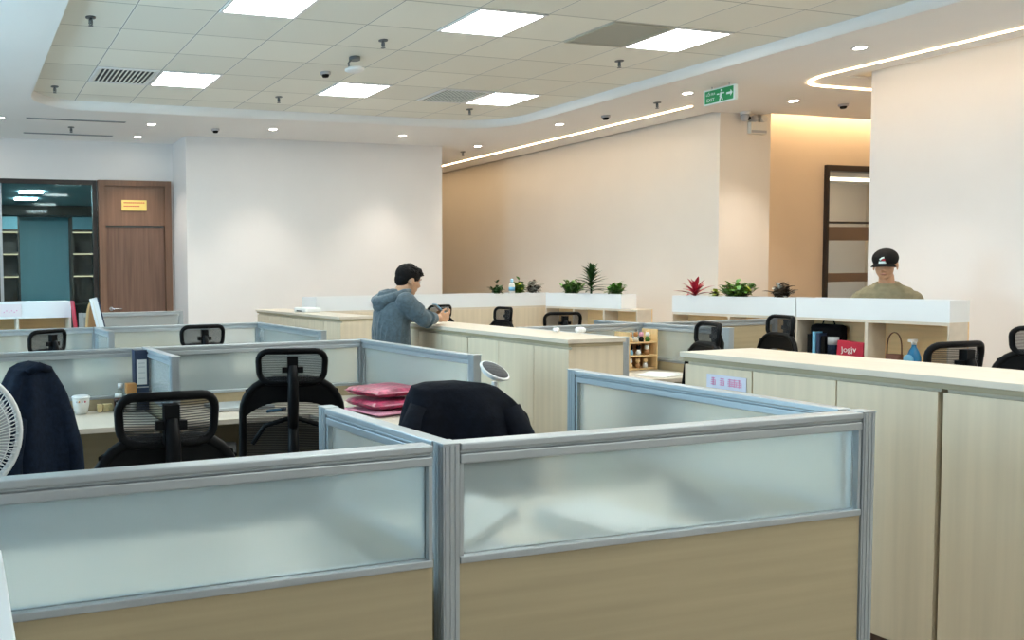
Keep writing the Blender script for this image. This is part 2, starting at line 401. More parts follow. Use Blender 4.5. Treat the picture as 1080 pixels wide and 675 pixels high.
# the walnut door
d = struct('door_1', MB().box(1.81, 1.90, 11.34, 11.46, 0, 2.76).box(2.71, 2.80, 11.34, 11.46, 0, 2.76).box(1.90, 2.71, 11.34, 11.46, 2.69, 2.76), doorw2)
MB().box(1.90, 2.71, 11.37, 11.44, 2.16, 2.69).build('transom_panel', doorw2, d)
dl = MB().box(1.905, 2.705, 11.39, 11.44, 0.01, 2.145).build('door_leaf', doorw, d)
MB().cyl(0, 0, 0, 0.012, 0.028, M=Matrix.Translation((1.96, 11.39, 1.05)) @ Matrix.Rotation(PI / 2, 4, 'X')).tube([(1.96, 11.385, 1.05), (1.96, 11.345, 1.05), (2.10, 11.345, 1.05)], 0.011).build('door_handle', chrome, dl)
pl = MB().box(2.12, 2.46, 11.355, 11.369, 2.36, 2.50).build('door_plaque', brass, None, 0.004); tag(pl, 'yellow plaque with red lettering above the walnut door', 'sign')
for r_, z in ((12, 2.465), (9, 2.42)):
    pm = MB().box(2.15, 2.15 + 0.024 * r_, -0.0 + 11.3543, 11.3548, z - 0.002, z + 0.002)
    for k in range(r_):
        x = 2.15 + k * 0.024; pm.box(x, x + 0.014, 11.3535, 11.3548, z - 0.008, z + 0.008)
    pm.build('lettering_line', red_m, pl)

# corridor window/door with its inner room
cw = struct('window_3', MB().box(10.27, 10.315, 7.84, 7.94, 0, 2.74).box(10.315, 12.1, 7.84, 7.94, 2.67, 2.74), darkf)
MB().box(10.315, 12.1, 7.895, 7.905, 0, 2.67).build('glass_pane', clearg, cw)
bandm = pr('frosted_band', (0.20, 0.14, 0.10), 0.5)
MB().box(10.315, 12.1, 7.880, 7.892, 1.81, 1.98).box(10.315, 12.1, 7.880, 7.892, 1.29, 1.40).build('frosted_band', bandm, cw)
MB().box(10.315, 12.1, 7.86, 7.892, 2.02, 2.045).build('glazing_bar', darkf, cw)
struct('wall_inner_room', MB().box(10.2, 13.4, 9.6, 9.7, 0, 3.0).box(10.1, 10.2, 8.03, 9.7, 0, 3.0).box(13.4, 13.5, 8.0, 9.7, 0, 3.0), corr_m)
struct('ceiling_inner_room', MB().box(10.1, 13.5, 8.03, 9.7, 2.75, 2.85), corr_m)
tl = MB().box(10.9, 13.0, 8.95, 9.05, 2.72, 2.75).build('tube_light', em('dim_tube', (1.0, 0.85, 0.65), 4)); tag(tl, 'warm linear light glimpsed through the corridor glass', 'light')

# linear slots in the soffit
for i, (y, x0, x1, lb) in enumerate(((9.93, 0.79, 1.92, 'long slim slot diffuser in the soffit, nearer the tiled ceiling'), (10.91, 0.83, 1.94, 'long slim slot diffuser in the soffit, nearer the glass wall'))):
    t = thing('slot_diffuser', lb, 'vent', (x0, y, ZS), 0, 'slot diffusers in the left soffit')
    MB().box(0, x1 - x0, -0.03, 0.03, -0.006, -0.0005).build('frame', alu, t)
    MB().box(0.01, x1 - x0 - 0.01, -0.018, 0.018, -0.009, -0.006).build('slot', alu_d, t)

# ------------------------------------------------------------------ ceiling fittings
def ceiling_panel(x, y, label):
    t = thing('ceiling_light', label, 'ceiling light', (x + 0.3, y + 0.3, ZC), 0, 'square led panels in the tiled ceiling')
    f = MB()
    for a, b, c_, d_ in ((-0.296, 0.296, -0.296, -0.272), (-0.296, 0.296, 0.272, 0.296), (-0.296, -0.272, -0.272, 0.272), (0.272, 0.296, -0.272, 0.272)):
        f.box(a, b, c_, d_, -0.010, -0.001)
    f.build('frame', trimw, t)
    MB().box(-0.272, 0.272, -0.272, 0.272, -0.007, -0.001).build('diffuser', panel_e, t)
nm = {(0, 1): 'square ceiling light at the left of the far row', (1, 1): 'square ceiling light in the middle of the far row', (2, 1): 'square ceiling light at the right of the far row',
      (0, 0): 'square ceiling light at the left of the near row, cut by the frame top', (1, 0): 'square ceiling light in the middle of the near row', (2, 0): 'square ceiling light at the right of the near row, beside a grey vent'}
for i, x in enumerate((1.86, 3.66, 5.46)):
    for j, y in enumerate((5.42, 7.82, 3.02, 0.62, -1.78)):
        ceiling_panel(x, y, nm.get((i, j), 'square ceiling light of the %s column, %s row, nearer than the frame shows' % (('left', 'middle', 'right')[i], {2: 'third', 3: 'fourth', 4: 'fifth'}.get(j, ''))))
dspots = [(2.24, 9.99, 'above the walnut door, nearer the tiles'), (2.26, 10.89, 'close to the wall above the walnut door'), (3.76, 9.95, 'over the left part of the white back wall'),
          (5.59, 10.02, 'over the right part of the white back wall'), (7.1, 10.57, 'farthest along the right soffit, by the light strip'), (7.08, 8.81, 'second farthest along the right soffit'),
          (7.17, 6.97, 'left of the green exit sign'), (8.64, 6.99, 'in front of the corridor, beside the strip bend'), (7.15, 5.2, 'nearest on the right soffit, before the long warm strip'),
          (0.51, 9.99, 'at the left picture edge over the glass wall'), (0.45, 10.89, 'at the far left close to the glass wall')]
for x, y, lb in dspots:
    t = thing('downlight', 'small round recessed downlight ' + lb, 'downlight', (x, y, ZS), 0, 'round downlights in the soffit')
    MB().lathe([(0.062, -0.001), (0.062, -0.006), (0.046, -0.006), (0.046, -0.001)], n=24).build('trim_ring', trimw, t)
    MB().cyl(0, 0, -0.007, -0.002, 0.045, n=24).build('lamp', down_e, t)
    l = bpy.data.lights.new('downlight_beam', 'SPOT'); l.energy = SPOT * (0.7 if x < 6.5 else 1.0); l.spot_size = R(88); l.spot_blend = 0.7; l.shadow_soft_size = 0.04
    l.color = (1.0, 0.87, 0.74)
    lo = bpy.data.objects.new('downlight_beam', l); C.objects.link(lo); lo.location = (x, y, ZS - 0.02)
def strip(name, label, pts, w=0.035):
    m = MB(); P = [Vector((*p, 0)) for p in pts]
    vs = []; fs = []
    for i, p in enumerate(P):
        t = (P[min(i + 1, len(P) - 1)] - P[max(i - 1, 0)]).normalized(); n = Vector((-t.y, t.x, 0)) * w / 2
        vs += [(p.x + n.x, p.y + n.y, ZS - 0.001), (p.x - n.x, p.y - n.y, ZS - 0.001), (p.x - n.x, p.y - n.y, ZS - 0.008), (p.x + n.x, p.y + n.y, ZS - 0.008)]
    for i in range(len(P) - 1):
        a = 4 * i
        for k in range(4): fs.append((a + k, a + (k + 1) % 4, a + 4 + (k + 1) % 4, a + 4 + k))
    e = len(vs); fs += [(0, 1, 2, 3), (e - 1, e - 2, e - 3, e - 4)]
    m.add(vs, fs); o = m.build(name, strip_e); tag(o, label, 'strip light')
    return o
strip('led_strip', 'long straight warm led strip set in the soffit along the far right wall', [(7.77, 7.5 + 0.5 * k) for k in range(15)])
bend = [(7.80, -3.0 + 0.6 * k) for k in range(15)] + [(7.80 + 0.42 * (1 - math.cos(R(a))), 5.94 + 0.42 * math.sin(R(a))) for a in range(10, 91, 10)] + [(8.6, 6.36), (9.6, 6.36), (11.5, 6.36)]
strip('led_strip', 'warm led strip bending round into the corridor over the capped man', bend)
# cove strips hidden above the soffit edge, washing the walls
cv = MB().box(8.17, 8.20, -3.1, 5.85, 3.42, 3.44).build('cove_strip', em('cove_glow', (1.0, 0.80, 0.55), 3)); tag(cv, 'warm cove light above the top edge of the right wall', 'strip light')
cv = MB().box(9.25, 12.0, 7.72, 7.76, 3.42, 3.44).build('cove_strip', em('cove_glow_corridor', (1.0, 0.70, 0.40), 15)); tag(cv, 'warm cove light washing the corridor wall top', 'strip light')

def vent(x, y, label, slats):
    t = thing('ceiling_vent', label, 'vent', (x + 0.3, y + 0.3, ZC), 0, 'air vents in the tiled ceiling')
    f = MB()
    for a, b, c_, d_ in ((-0.29, 0.29, -0.29, -0.26), (-0.29, 0.29, 0.26, 0.29), (-0.29, -0.26, -0.26, 0.26), (0.26, 0.29, -0.26, 0.26)): f.box(a, b, c_, d_, -0.012, -0.001)
    f.build('frame', trimw if slats else ventg, t)
    MB().box(-0.26, 0.26, -0.26, 0.26, -0.003, -0.001).build('backing', vent_d if slats else ventg, t)
    s = MB()
    n = 13 if slats else 40
    for k in range(n):
        xx = -0.25 + 0.5 * k / (n - 1)
        if slats: s.box(xx - 0.006, xx + 0.006, -0.26, 0.26, -0.010, -0.0035)
        else: s.box(xx - 0.004, xx + 0.004, -0.26, 0.26, -0.008, -0.0035)
    s.build('grille', tile_m if slats else ventg, t)
vent(1.26, 7.82, 'slatted air vent left of the far left ceiling light', True)
vent(4.86, 5.42, 'grey perforated vent square beside the near right ceiling light', False)
vent(4.86, 7.82, 'slatted air vent left of the far right ceiling light', True)
sprs = [(0.99, 6.39, ZC, 'top left of the tiled ceiling'), (0.98, 8.73, ZC, 'at the far left corner of the tiled ceiling'), (3.33, 8.63, ZC, 'left of the far middle ceiling light'), (3.38, 6.37, ZC, 'in the middle of the tiled ceiling'),
        (5.74, 8.71, ZC, 'behind the far right ceiling light'), (5.8, 6.41, ZC, 'behind the near right ceiling light'), (1.35, 10.4, ZS, 'in the soffit between the slot diffusers'), (7.2, 11.1, ZS, 'in the soffit at the far end by the light strip'), (7.24, 7.44, ZS, 'in the right soffit left of the exit sign')]
spr0 = None
for x, y, z, lb in sprs:
    lb = 'small pendant sprinkler head ' + lb
    if spr0 is None:
        spr0 = thing('sprinkler', lb, 'sprinkler', (x, y, z), 0, 'sprinkler heads')
        MB().cyl(0, 0, -0.008, -0.0005, 0.038, 0.038).build('escutcheon', alu_d, spr0)
        MB().cyl(0, 0, -0.05, -0.008, 0.010).tube([(-0.012, 0, -0.02), (-0.014, 0, -0.05), (0, 0, -0.06)], 0.003).tube([(0.012, 0, -0.02), (0.014, 0, -0.05), (0, 0, -0.06)], 0.003).build('body', alu_d, spr0)
        MB().cyl(0, 0, -0.066, -0.062, 0.018).build('deflector', alu_d, spr0)
    else: dup(spr0, (x, y, z), 0, lb)
det0 = None
for x, y, z, lb in ((3.37, 7.5, ZC, 'beside the ceiling camera'), (7.24, 8.21, ZS, 'in the right soffit near the long warm strip'), (3.07, 10.12, ZS, 'in the soffit above the white back wall'), (9.39, 7.0, ZS, 'in the soffit before the corridor')):
    lb = 'small round smoke detector ' + lb
    if det0 is None:
        det0 = thing('smoke_detector', lb, 'smoke detector', (x, y, z), 0, 'smoke detectors')
        MB().lathe([(0.05, -0.0005), (0.05, -0.02), (0.046, -0.024)], n=24).build('base', grey_p, det0)
        MB().lathe([(0.034, -0.024), (0.034, -0.036), (0.026, -0.048), (0.0, -0.05)], n=24).build('sensor_cap', black, det0)
    else: dup(det0, (x, y, z), 0, lb)
t = thing('ceiling_speaker', 'white dish shaped device hanging on a bracket from the tiled ceiling', 'ceiling device', (3.39, 6.92, ZC))
MB().cyl(0, 0, -0.03, -0.001, 0.05).tube([(-0.03, 0, -0.02), (-0.06, 0, -0.06), (-0.05, 0, -0.10)], 0.008).build('bracket', alu_d, t)
MB().lathe([(0.06, -0.09), (0.085, -0.105), (0.085, -0.12), (0.05, -0.135), (0.0, -0.138)], n=28).build('dish', whitep, t)

# exit sign (hung from the soffit)
t = thing('exit_sign', 'green hanging exit sign with running figure and arrow', 'sign', (7.2, 6.60, 3.17))
MB().box(-0.02, 0.02, -0.18, 0.18, -0.075, 0.075).build('housing', signw, t, 0.004)
MB().box(-0.0215, -0.020, -0.165, 0.165, -0.062, 0.062).build('green_face', green_s, t)
MB().cyl(0, 0.1, 0.075, 0.0995, 0.006).cyl(0, -0.1, 0.075, 0.0995, 0.006).build('hanger', alu, t)
g = MB()
def gy(y, z, w, h, sh=0): # little slanted bars on the face, y runs right to left in the photo
    g.add([(-0.0222, y - w, z - h), (-0.0222, y + w, z - h), (-0.0222, y + w + sh, z + h), (-0.0222, y - w + sh, z + h), (-0.0238, y - w, z - h), (-0.0238, y + w, z - h), (-0.0238, y + w + sh, z + h), (-0.0238, y - w + sh, z + h)],
          [(0, 1, 2, 3), (7, 6, 5, 4), (0, 4, 5, 1), (1, 5, 6, 2), (2, 6, 7, 3), (3, 7, 4, 0)])
gy(-0.02, 0.004, 0.012, 0.020, -0.008); gy(-0.032, 0.043, 0.010, 0.010); gy(-0.012, -0.035, 0.007, 0.020, -0.01); gy(-0.045, -0.036, 0.007, 0.018, 0.012); gy(-0.05, 0.014, 0.016, 0.006, 0.004); gy(0.006, 0.012, 0.014, 0.006, 0.004)
gy(-0.115, 0.0, 0.026, 0.010); g.add([(-0.0222, -0.135, -0.03), (-0.0222, -0.135, 0.03), (-0.0222, -0.158, 0.0), (-0.0238, -0.135, -0.03), (-0.0238, -0.135, 0.03), (-0.0238, -0.158, 0.0)], [(0, 1, 2), (5, 4, 3), (0, 3, 4, 1), (1, 4, 5, 2), (2, 5, 3, 0)])
g.build('pictogram', signw, t)
text('EXIT', 0.045, signw, t, (-0.0225, 0.095, -0.03), (PI / 2, 0, -PI / 2))
text('LỐI RA', 0.035, signw, t, (-0.0225, 0.095, 0.025), (PI / 2, 0, -PI / 2))
# cctv camera + emergency light on the pillar
t = thing('security_camera', 'small white dome security camera at the top of the pillar', 'camera', (8.68, 7.62, 3.27))
MB().cyl(0, 0, -0.03, -0.0005, 0.055).build('mount', whitep, t)
MB().ball((0, 0, -0.06), (0.05, 0.05, 0.05)).build('dome', grey_p, t)
MB().ball((0.02, -0.03, -0.075), 0.025).build('lens', black, t)
t = thing('emergency_light', 'twin head emergency light on the pillar', 'emergency light', (8.93, 7.6985, 3.12))
MB().box(-0.12, 0.12, -0.05, 0, -0.085, 0.05).build('housing', cream, t, 0.006)
MB().box(-0.115, 0.115, -0.052, -0.0501, -0.075, -0.045).build('label_strip', grey_p, t)
for s in (-1, 1):
    MB().cyl(0, 0, -0.03, 0.03, 0.035, 0.042, M=Matrix.Translation((s * 0.07, -0.035, 0.085)) @ Matrix.Rotation(R(75), 4, 'X')).build('lamp_head', cream if s > 0 else grey_p, t)

# ------------------------------------------------------------------ office partitions
ZT = 1.07
def partition(label, p0, p1, group, end_post=True, start_post=True, first=None, low=True, zt=ZT, solid=False):
    p0 = Vector((*p0, 0)); p1 = Vector((*p1, 0)); dv = p1 - p0; L = dv.length; rz = math.atan2(dv.y, dv.x)
    t = thing('partition_screen', label, 'partition', p0, rz, group)
    a = 0.0225 if start_post else 0.0; b = L - (0.0225 if end_post else 0.0)
    # top rail: light cap, dark groove, grey web
    MB().box(a, b, -0.0225, 0.0225, zt - 0.016, zt).box(a, b, -0.0165, 0.0165, zt - 0.024, zt - 0.016).box(a, b, -0.0205, 0.0205, zt - 0.045, zt - 0.024).build('top_rail', alu, t, 0.003)
    zg1 = zt - 0.045; zg0 = 0.822
    for q in (a, b - 0.009): MB().box(q, q + 0.009, -0.017, 0.017, zg0, zg1).build('side_rail', alu, t)
    if solid: MB().box(a + 0.009, b - 0.009, -0.012, 0.012, zg0, zg1).build('upper_panel', ash_h, t)
    else: MB().box(a + 0.009, b - 0.009, -0.004, 0.004, zg0, zg1).build('glass_pane', frost, t)
    MB().box(a, b, -0.0205, 0.0205, zg0 - 0.016, zg0).build('middle_rail', alu, t, 0.002)
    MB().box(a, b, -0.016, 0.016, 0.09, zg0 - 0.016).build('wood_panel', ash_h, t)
    MB().box(a, b, -0.0205, 0.0205, 0.0, 0.09).build('base_rail', alu, t, 0.002)
    for flag, x in ((start_post, 0), (end_post, L)):
        if flag:
            m = MB().box(x - 0.020, x + 0.020, -0.020, 0.020, 0, zt - 0.001)
            for q in (-0.012, 0, 0.012): m.box(x + q - 0.003, x + q + 0.003, -0.0215, 0.0215, 0, zt - 0.004)
            for q in (-0.012, 0, 0.012): m.box(x - 0.0215, x + 0.0215, q - 0.003, q + 0.003, 0, zt - 0.004)
            po = m.build('post', alu, t)
            MB().box(x - 0.0225, x + 0.0225, -0.0225, 0.0225, zt - 0.001, zt + 0.002).build('post_cap', alu, po, 0.002)
    return t
G1 = 'frosted glass partitions of the near workstations'
partition('wide frosted glass partition across the left foreground', (-0.25, 1.605), (0.955, 1.605), G1, end_post=False)
partition('wide frosted glass partition across the right foreground, between the two near posts', (1.0, 1.605), (2.2, 1.575), G1)
partition('frosted side partition receding from the near right corner post toward the cabinets', (2.202, 1.62), (2.215, 2.66), G1, start_post=False)
partition('short frosted divider running back from the near centre post', (1.0, 1.63), (0.975, 2.17), G1, start_post=False)
G2 = 'frosted glass partitions behind the middle desks'
partition('frosted partition behind the mugs and the navy binder', (-0.35, 4.48), (0.93, 4.48), G2, end_post=False)
partition('frosted partition behind the tall mesh chair with a headrest', (0.955, 4.48), (2.235, 4.48), G2)
partition('frosted side partition behind the pink folders', (2.235, 4.455), (2.235, 3.35), G2, start_post=False)
partition('short frosted divider right of the navy binder', (0.955, 4.455), (0.965, 3.90), G2, start_post=False)
G3 = 'frosted glass partitions of the far left desks'
partition('frosted partition behind the far left chair headrest', (-0.45, 6.62), (0.995, 6.62), G3, end_post=False)
partition('frosted partition behind the second far chair headrest', (1.02, 6.60), (2.35, 6.60), G3)
partition('frosted side partition below the long back cabinet', (2.35, 6.575), (2.35, 5.31), G3, start_post=False)
partition('short pale divider at the foot of the slanted board', (1.02, 6.575), (1.03, 6.02), G3, start_post=False)
partition('farthest frosted partition in front of the walnut door', (1.30, 9.55), (2.45, 9.55), G3)
G4 = 'partitions of the right hand desks'
partition('frosted partition behind the wooden doll shelf', (3.69, 4.99), (4.72, 4.99), G4)
partition('frosted side partition right of the wooden doll shelf', (4.745, 5.45), (4.745, 4.26), G4)
partition('beige solid partition behind the black chair beside the planter shelf', (4.79, 4.97), (5.98, 4.97), G4, start_post=False, solid=True)
partition('frosted partition against the back of the middle cabinet', (3.665, 4.965), (3.602, 3.93), G4, start_post=False)

# ------------------------------------------------------------------ desks
def desk(label, poly, panels, group, front=None):
    x0 = min(p[0] for p in poly); y0 = min(p[1] for p in poly)
    t = thing('desk', label, 'desk', (x0, y0, 0), 0, group)
    P = [(p[0] - x0, p[1] - y0) for p in poly]
    MB().prism(P, 0.725, 0.75).build('desktop', ash_t, t, 0.002)
    for a, b, c_, d_ in panels: MB().box(a - x0, b - x0, c_ - y0, d_ - y0, 0.0, 0.725).build('side_panel', ash_v, t)
    return t
def rect(x0, x1, y0, y1): return [(x0, y0), (x1, y0), (x1, y1), (x0, y1)]
def ell(x0, x1, y0, y1, xr, yr): return [(x0, y0), (xr, y0), (xr, yr), (x1, yr), (x1, y1), (x0, y1)]
DG = 'light wood desks'
desk('light wood desk behind the left foreground partition', rect(-0.22, 0.94, 1.64, 2.2), ((-0.2, -0.17, 1.66, 2.15), (0.9, 0.93, 1.66, 2.15)), DG)
desk('light wood desk behind the right foreground partition', rect(1.04, 2.17, 1.64, 2.2), ((1.05, 1.08, 1.66, 2.15), (2.13, 2.16, 1.66, 2.15)), DG)
desk('light wood desk holding the mugs and navy binder', rect(-0.33, 0.915, 3.92, 4.455), ((-0.32, -0.29, 3.95, 4.44), (0.87, 0.90, 3.95, 4.44)), DG)
desk('light wood corner desk holding the pink folders', [(1.0, 3.92), (1.66, 3.92), (1.66, 3.32), (2.21, 3.32), (2.21, 4.455), (1.0, 4.455)], ((1.01, 1.04, 3.95, 4.44), (1.68, 2.20, 3.33, 3.36)), DG)
desk('light wood desk before the far left partition', rect(-0.43, 0.99, 6.05, 6.595), ((-0.42, -0.39, 6.1, 6.55), (0.94, 0.97, 6.1, 6.55)), DG)
desk('light wood desk before the second far partition', rect(1.06, 2.32, 6.05, 6.57), ((1.07, 1.10, 6.1, 6.55), (2.28, 2.31, 6.1, 6.55)), DG)
desk('light wood desk on the far side of the far left partition', rect(-0.43, 1.25, 6.65, 7.08), ((-0.42, -0.39, 6.7, 7.04), (1.21, 1.24, 6.7, 7.04)), DG)
desk('light wood desk carrying the doll shelf', rect(3.78, 4.71, 4.35, 4.96), ((3.79, 3.82, 4.4, 4.94), (4.67, 4.70, 4.4, 4.94)), DG)

# ------------------------------------------------------------------ cabinets
def cabinet(label, y0, y1, doors, x0=0.0, w=0.42, rz=0, loc=(0, 0, 0), group='low ash cabinets along the aisle', top=True):
    t = thing('storage_cabinet', label, 'cabinet', loc, rz, group)
    h = 1.026
    MB().box(x0 + 0.02, x0 + w - 0.005, y0 + 0.004, y1 - 0.004, 0.09, h).build('body', ash_v, t)
    MB().box(x0 + 0.045, x0 + w - 0.03, y0 + 0.006, y1 - 0.006, 0.0, 0.09).build('plinth', plinth_m, t)
    ys = [y0] + doors + [y1]
    for a, b in zip(ys[:-1], ys[1:]):
        MB().box(x0, x0 + 0.0185, a + 0.0025, b - 0.0025, 0.10, h - 0.012).build('cabinet_door', ash_v, t, 0.001)
    return t
def worktop(label, y0, y1, x0, w, loc=(0, 0, 0), rz=0):
    t = thing('worktop', label, 'worktop', loc, rz, 'long worktops on the low cabinets')
    MB().box(x0 - 0.015, x0 + w, y0, y1, 1.046, 1.07).build('slab', ash_t, t, 0.002)
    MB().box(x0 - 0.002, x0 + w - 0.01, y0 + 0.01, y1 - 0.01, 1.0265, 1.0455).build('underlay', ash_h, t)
cabinet('near right ash cabinet left of the dark gap, lavender notice on its end door', 2.006, 3.07, [2.36, 2.72], 3.16)
cabinet('near right ash cabinet right of the dark gap, cut by the frame', 0.93, 1.994, [1.28, 1.64], 3.16)
worktop('long ash worktop of the near right cabinets', 0.92, 3.085, 3.16, 0.42)
mrz = R(-3.6)
import_loc = (3.215, 3.915, 0)
cabinet('middle ash cabinet with its near end panel toward the camera', 0.0, 1.09, [0.33, 0.71], 0, 0.36, mrz, import_loc)
cabinet('middle ash cabinet farther along, beside the man in the hoodie', 1.095, 2.17, [1.46, 1.82], 0, 0.36, mrz, import_loc)
worktop('long ash worktop the man in the hoodie leans on', -0.01, 2.18, 0, 0.36, import_loc, mrz)
cabinet('back ash cabinet nearer the man, router side away', 7.12, 8.26, [7.5, 7.88], 3.33, 0.36)
cabinet('back ash cabinet at the far end under the router', 8.265, 9.4, [8.65, 9.03], 3.33, 0.36)
worktop('pale worktop of the back cabinets carrying the router', 7.11, 9.42, 3.33, 0.36)

# planter shelves: cubby shelf + white planter box on top
def planter_shelf(label, lab2, L, n, d=0.34, loc=(0, 0, 0), rz=0, ext=0.0, closed=False):
    """runs along local +y from 0 to L, open side faces local -x"""
    t = thing('cubby_shelf', label, 'shelf', loc, rz, 'open shelves under the planters')
    z1 = 1.06
    f = MB().box(d - 0.015, d, -ext, L, 0.0, z1)
    f.build('back_panel', ash_s, t)
    MB().box(0, d - 0.015, -ext, L, z1 - 0.022, z1).build('top_board', ash_t, t)
    for z in (0.04, 0.38, 0.715): MB().box(0.004, d - 0.015, -ext + 0.02, L - 0.02, z, z + 0.02).build('shelf_board', ash_s, t)
    for k in range(n + 1):
        y = -ext + (L + ext) * k / n
        a = max(-ext, y - 0.011); b = min(L, y + 0.011)
        MB().box(0.0, d - 0.015, a, b, 0.0, z1 - 0.022).build('upright', ash_t if not closed else ash_v, t)
    if closed:
        MB().box(-0.018, -0.001, 0.002, L - 0.002, 0.1, z1 - 0.02).build('front_panel', ash_v, t)
    p = thing('planter_box', lab2, 'planter', loc, rz, 'white planter boxes')
    zb, zt2 = 1.0605, 1.215
    MB().box(0.0, 0.012, 0, L, zb, zt2).box(d - 0.012, d, 0, L, zb, zt2).box(0.012, d - 0.012, 0, 0.012, zb, zt2).box(0.012, d - 0.012, L - 0.012, L, zb, zt2).box(0.012, d - 0.012, 0.012, L - 0.012, zb, zb + 0.01).build('box', white_m, p)
    MB().box(0.012, d - 0.012, 0.012, L - 0.012, zb + 0.01, zt2 - 0.03).build('soil', soil, p)
    return t, p
planter_shelf('cubby shelf with the red calendar, basket and spray bottle', 'white planter box in front of the man in the cap', 1.13, 2, loc=(6.5, 4.07, 0), d=0.2)
planter_shelf('cubby shelf under the planter with the red and green plants', 'white planter box holding the red leaved plant', 1.26, 2, loc=(6.5, 5.21, 0), d=0.2)
planter_shelf('far cubby shelf with two orange openings under the planter', 'white planter box holding the tall spiky plant', 1.2, 3, loc=(6.6, 7.24, 0), ext=0.22, d=0.2)
# B direction leg: local +y -> world +x requires rotation -90 deg; open side (-x local) faces world ... +y ; mirror by placing from the other side
planter_shelf('closed beige low shelf under the long far planter', 'long white planter box with the water bottle on it', 3.04, 4, loc=(6.78, 8.62, 0), rz=PI / 2, closed=True, d=0.40)

# ------------------------------------------------------------------ office chairs
def chair(label, group='black mesh office chairs', headrest=True, tilt=0):
    """sitter faces local +y; back at local -y; origin on the floor under the seat"""
    t = thing('office_chair', label, 'chair', (0, 0, 0), 0, group)
    # seat
    m = MB()
    pr_ = rrect(0.47, 0.45, 0.10)
    for (s0, z) in (): pass
    rings = [(0.92, 0.425), (1.0, 0.44), (1.0, 0.475), (0.95, 0.495), (0.7, 0.50)]
    n = len(pr_); vs = [(x * k, y * k, z) for k, z in rings for x, y in pr_]
    fs = [(i * n + j, i * n + (j + 1) % n, (i + 1) * n + (j + 1) % n, (i + 1) * n + j) for i in range(len(rings) - 1) for j in range(n)]
    fs += [tuple(reversed(range(n))), tuple(range((len(rings) - 1) * n, len(rings) * n))]
    m.add(vs, fs, True); m.build('seat', blackc, t)
    # backrest: outer frame, thick upper band, mesh, curved spine
    def by(x, z): return -0.235 - 0.05 * math.sin((z - 0.5) * 3.0) + 0.28 * x * x * 1.4
    out = rrect(0.43, 0.50, 0.14, 7, 0.98)
    zc = 0.745
    fr = MB().tube([(x, by(x, y + zc), y + zc) for x, y in out], 0.017, 8, closed=True)
    # upper band
    def band(u, v):
        x = (u - 0.5) * 0.40; zt_ = 0.985 - 0.9 * max(0, abs(x) - 0.08) ** 2 * 2.6; z = zt_ - v * (0.085 + 0.75 * abs(x) ** 2)
        return (x, by(x, z) - 0.008, z)
    fr.grid(band, 14, 4); fr.grid(lambda u, v: tuple(Vector(band(u, v)) + Vector((0, 0.016, 0))), 14, 4)
    fr.build('back_frame', black, t)
    def msh(u, v):
        x = (u - 0.5) * 0.40; z = 0.51 + v * 0.40
        return (x, by(x, z), z)
    MB().grid(msh, 12, 10).build('backrest', chmesh, t)
    MB().tube([(0, -0.05, 0.40), (0, -0.24, 0.42), (0, -0.33, 0.52), (0, -0.345, 0.70), (0, -0.325, 0.83)], [0.028, 0.028, 0.026, 0.024, 0.02], 8).tube([(-0.17, by(-0.17, 0.74) - 0.02, 0.72), (-0.12, -0.30, 0.80), (0, -0.325, 0.84), (0.12, -0.30, 0.80), (0.17, by(0.17, 0.74) - 0.02, 0.72)], 0.011, 6).build('spine', black, t)
    if headrest:
        hc = 1.052
        hr = rrect(0.275, 0.135, 0.045, 5, 1.06)
        def hy(x): return -0.315 + 1.6 * x * x
        MB().tube([(x, hy(x) - 0.1 * y, y + hc) for x, y in hr], 0.0135, 8, closed=True).build('headrest_frame', black, t)
        MB().grid(lambda u, v: ((u - 0.5) * 0.27, hy((u - 0.5) * 0.27), hc - 0.062 + v * 0.124), 12, 5).build('headrest', chmesh, t)
        MB().tube([(0, -0.335, 0.80), (0, -0.355, 0.90), (0, -0.362, 1.0), (0, -0.345, 1.06)], [0.022, 0.024, 0.022, 0.018], 8).box(-0.045, 0.045, -0.345, -0.318, 1.03, 1.055).box(-0.022, 0.022, -0.35, -0.318, 0.99, 1.10).build('headrest_mount', black, t)
    for s in (-1, 1):
        MB().tube([(s * 0.20, 0.02, 0.44), (s * 0.27, 0.0, 0.46), (s * 0.275, -0.02, 0.62)], 0.015, 8).build('arm_support', black, t)
        MB().box(s * 0.275 - 0.035, s * 0.275 + 0.035, -0.14, 0.11, 0.63, 0.655).build('armrest', black, t, 0.01)
    MB().cyl(0, 0, 0.13, 0.30, 0.028).cyl(0, 0, 0.30, 0.41, 0.018).box(-0.09, 0.09, -0.12, 0.10, 0.39, 0.425).build('gas_lift', black, t)
    for k in range(5):
        a = 2 * PI * k / 5 + 0.3
        lg = MB().tube([(0.03 * math.cos(a), 0.03 * math.sin(a), 0.135), (0.29 * math.cos(a), 0.29 * math.sin(a), 0.075)], [0.026, 0.016], 6).build('leg', black, t)
        MB().cyl(0, 0, -0.022, 0.022, 0.028, n=14, M=Matrix.Translation((0.29 * math.cos(a), 0.29 * math.sin(a), 0.0285)) @ Matrix.Rotation(a, 4, 'Z') @ Matrix.Rotation(PI / 2, 4, 'X')).build('caster', black, lg)
    return t
ch0 = chair('black mesh chair close behind the left foreground partition, in front of the navy binder')
ch0.location = (0.56, 2.60, 0); ch0.scale = (0.96, 1, 0.99); ch0.rotation_euler = (0, 0, R(-2))
chb = chair('black chair under the navy jacket at the left edge', headrest=False)
chb.location = (0.02, 3.22, 0); chb.rotation_euler = (0, 0, R(36))
dup(chb, (1.80, 2.86, 0), R(-24), 'black chair under the spread black jacket')
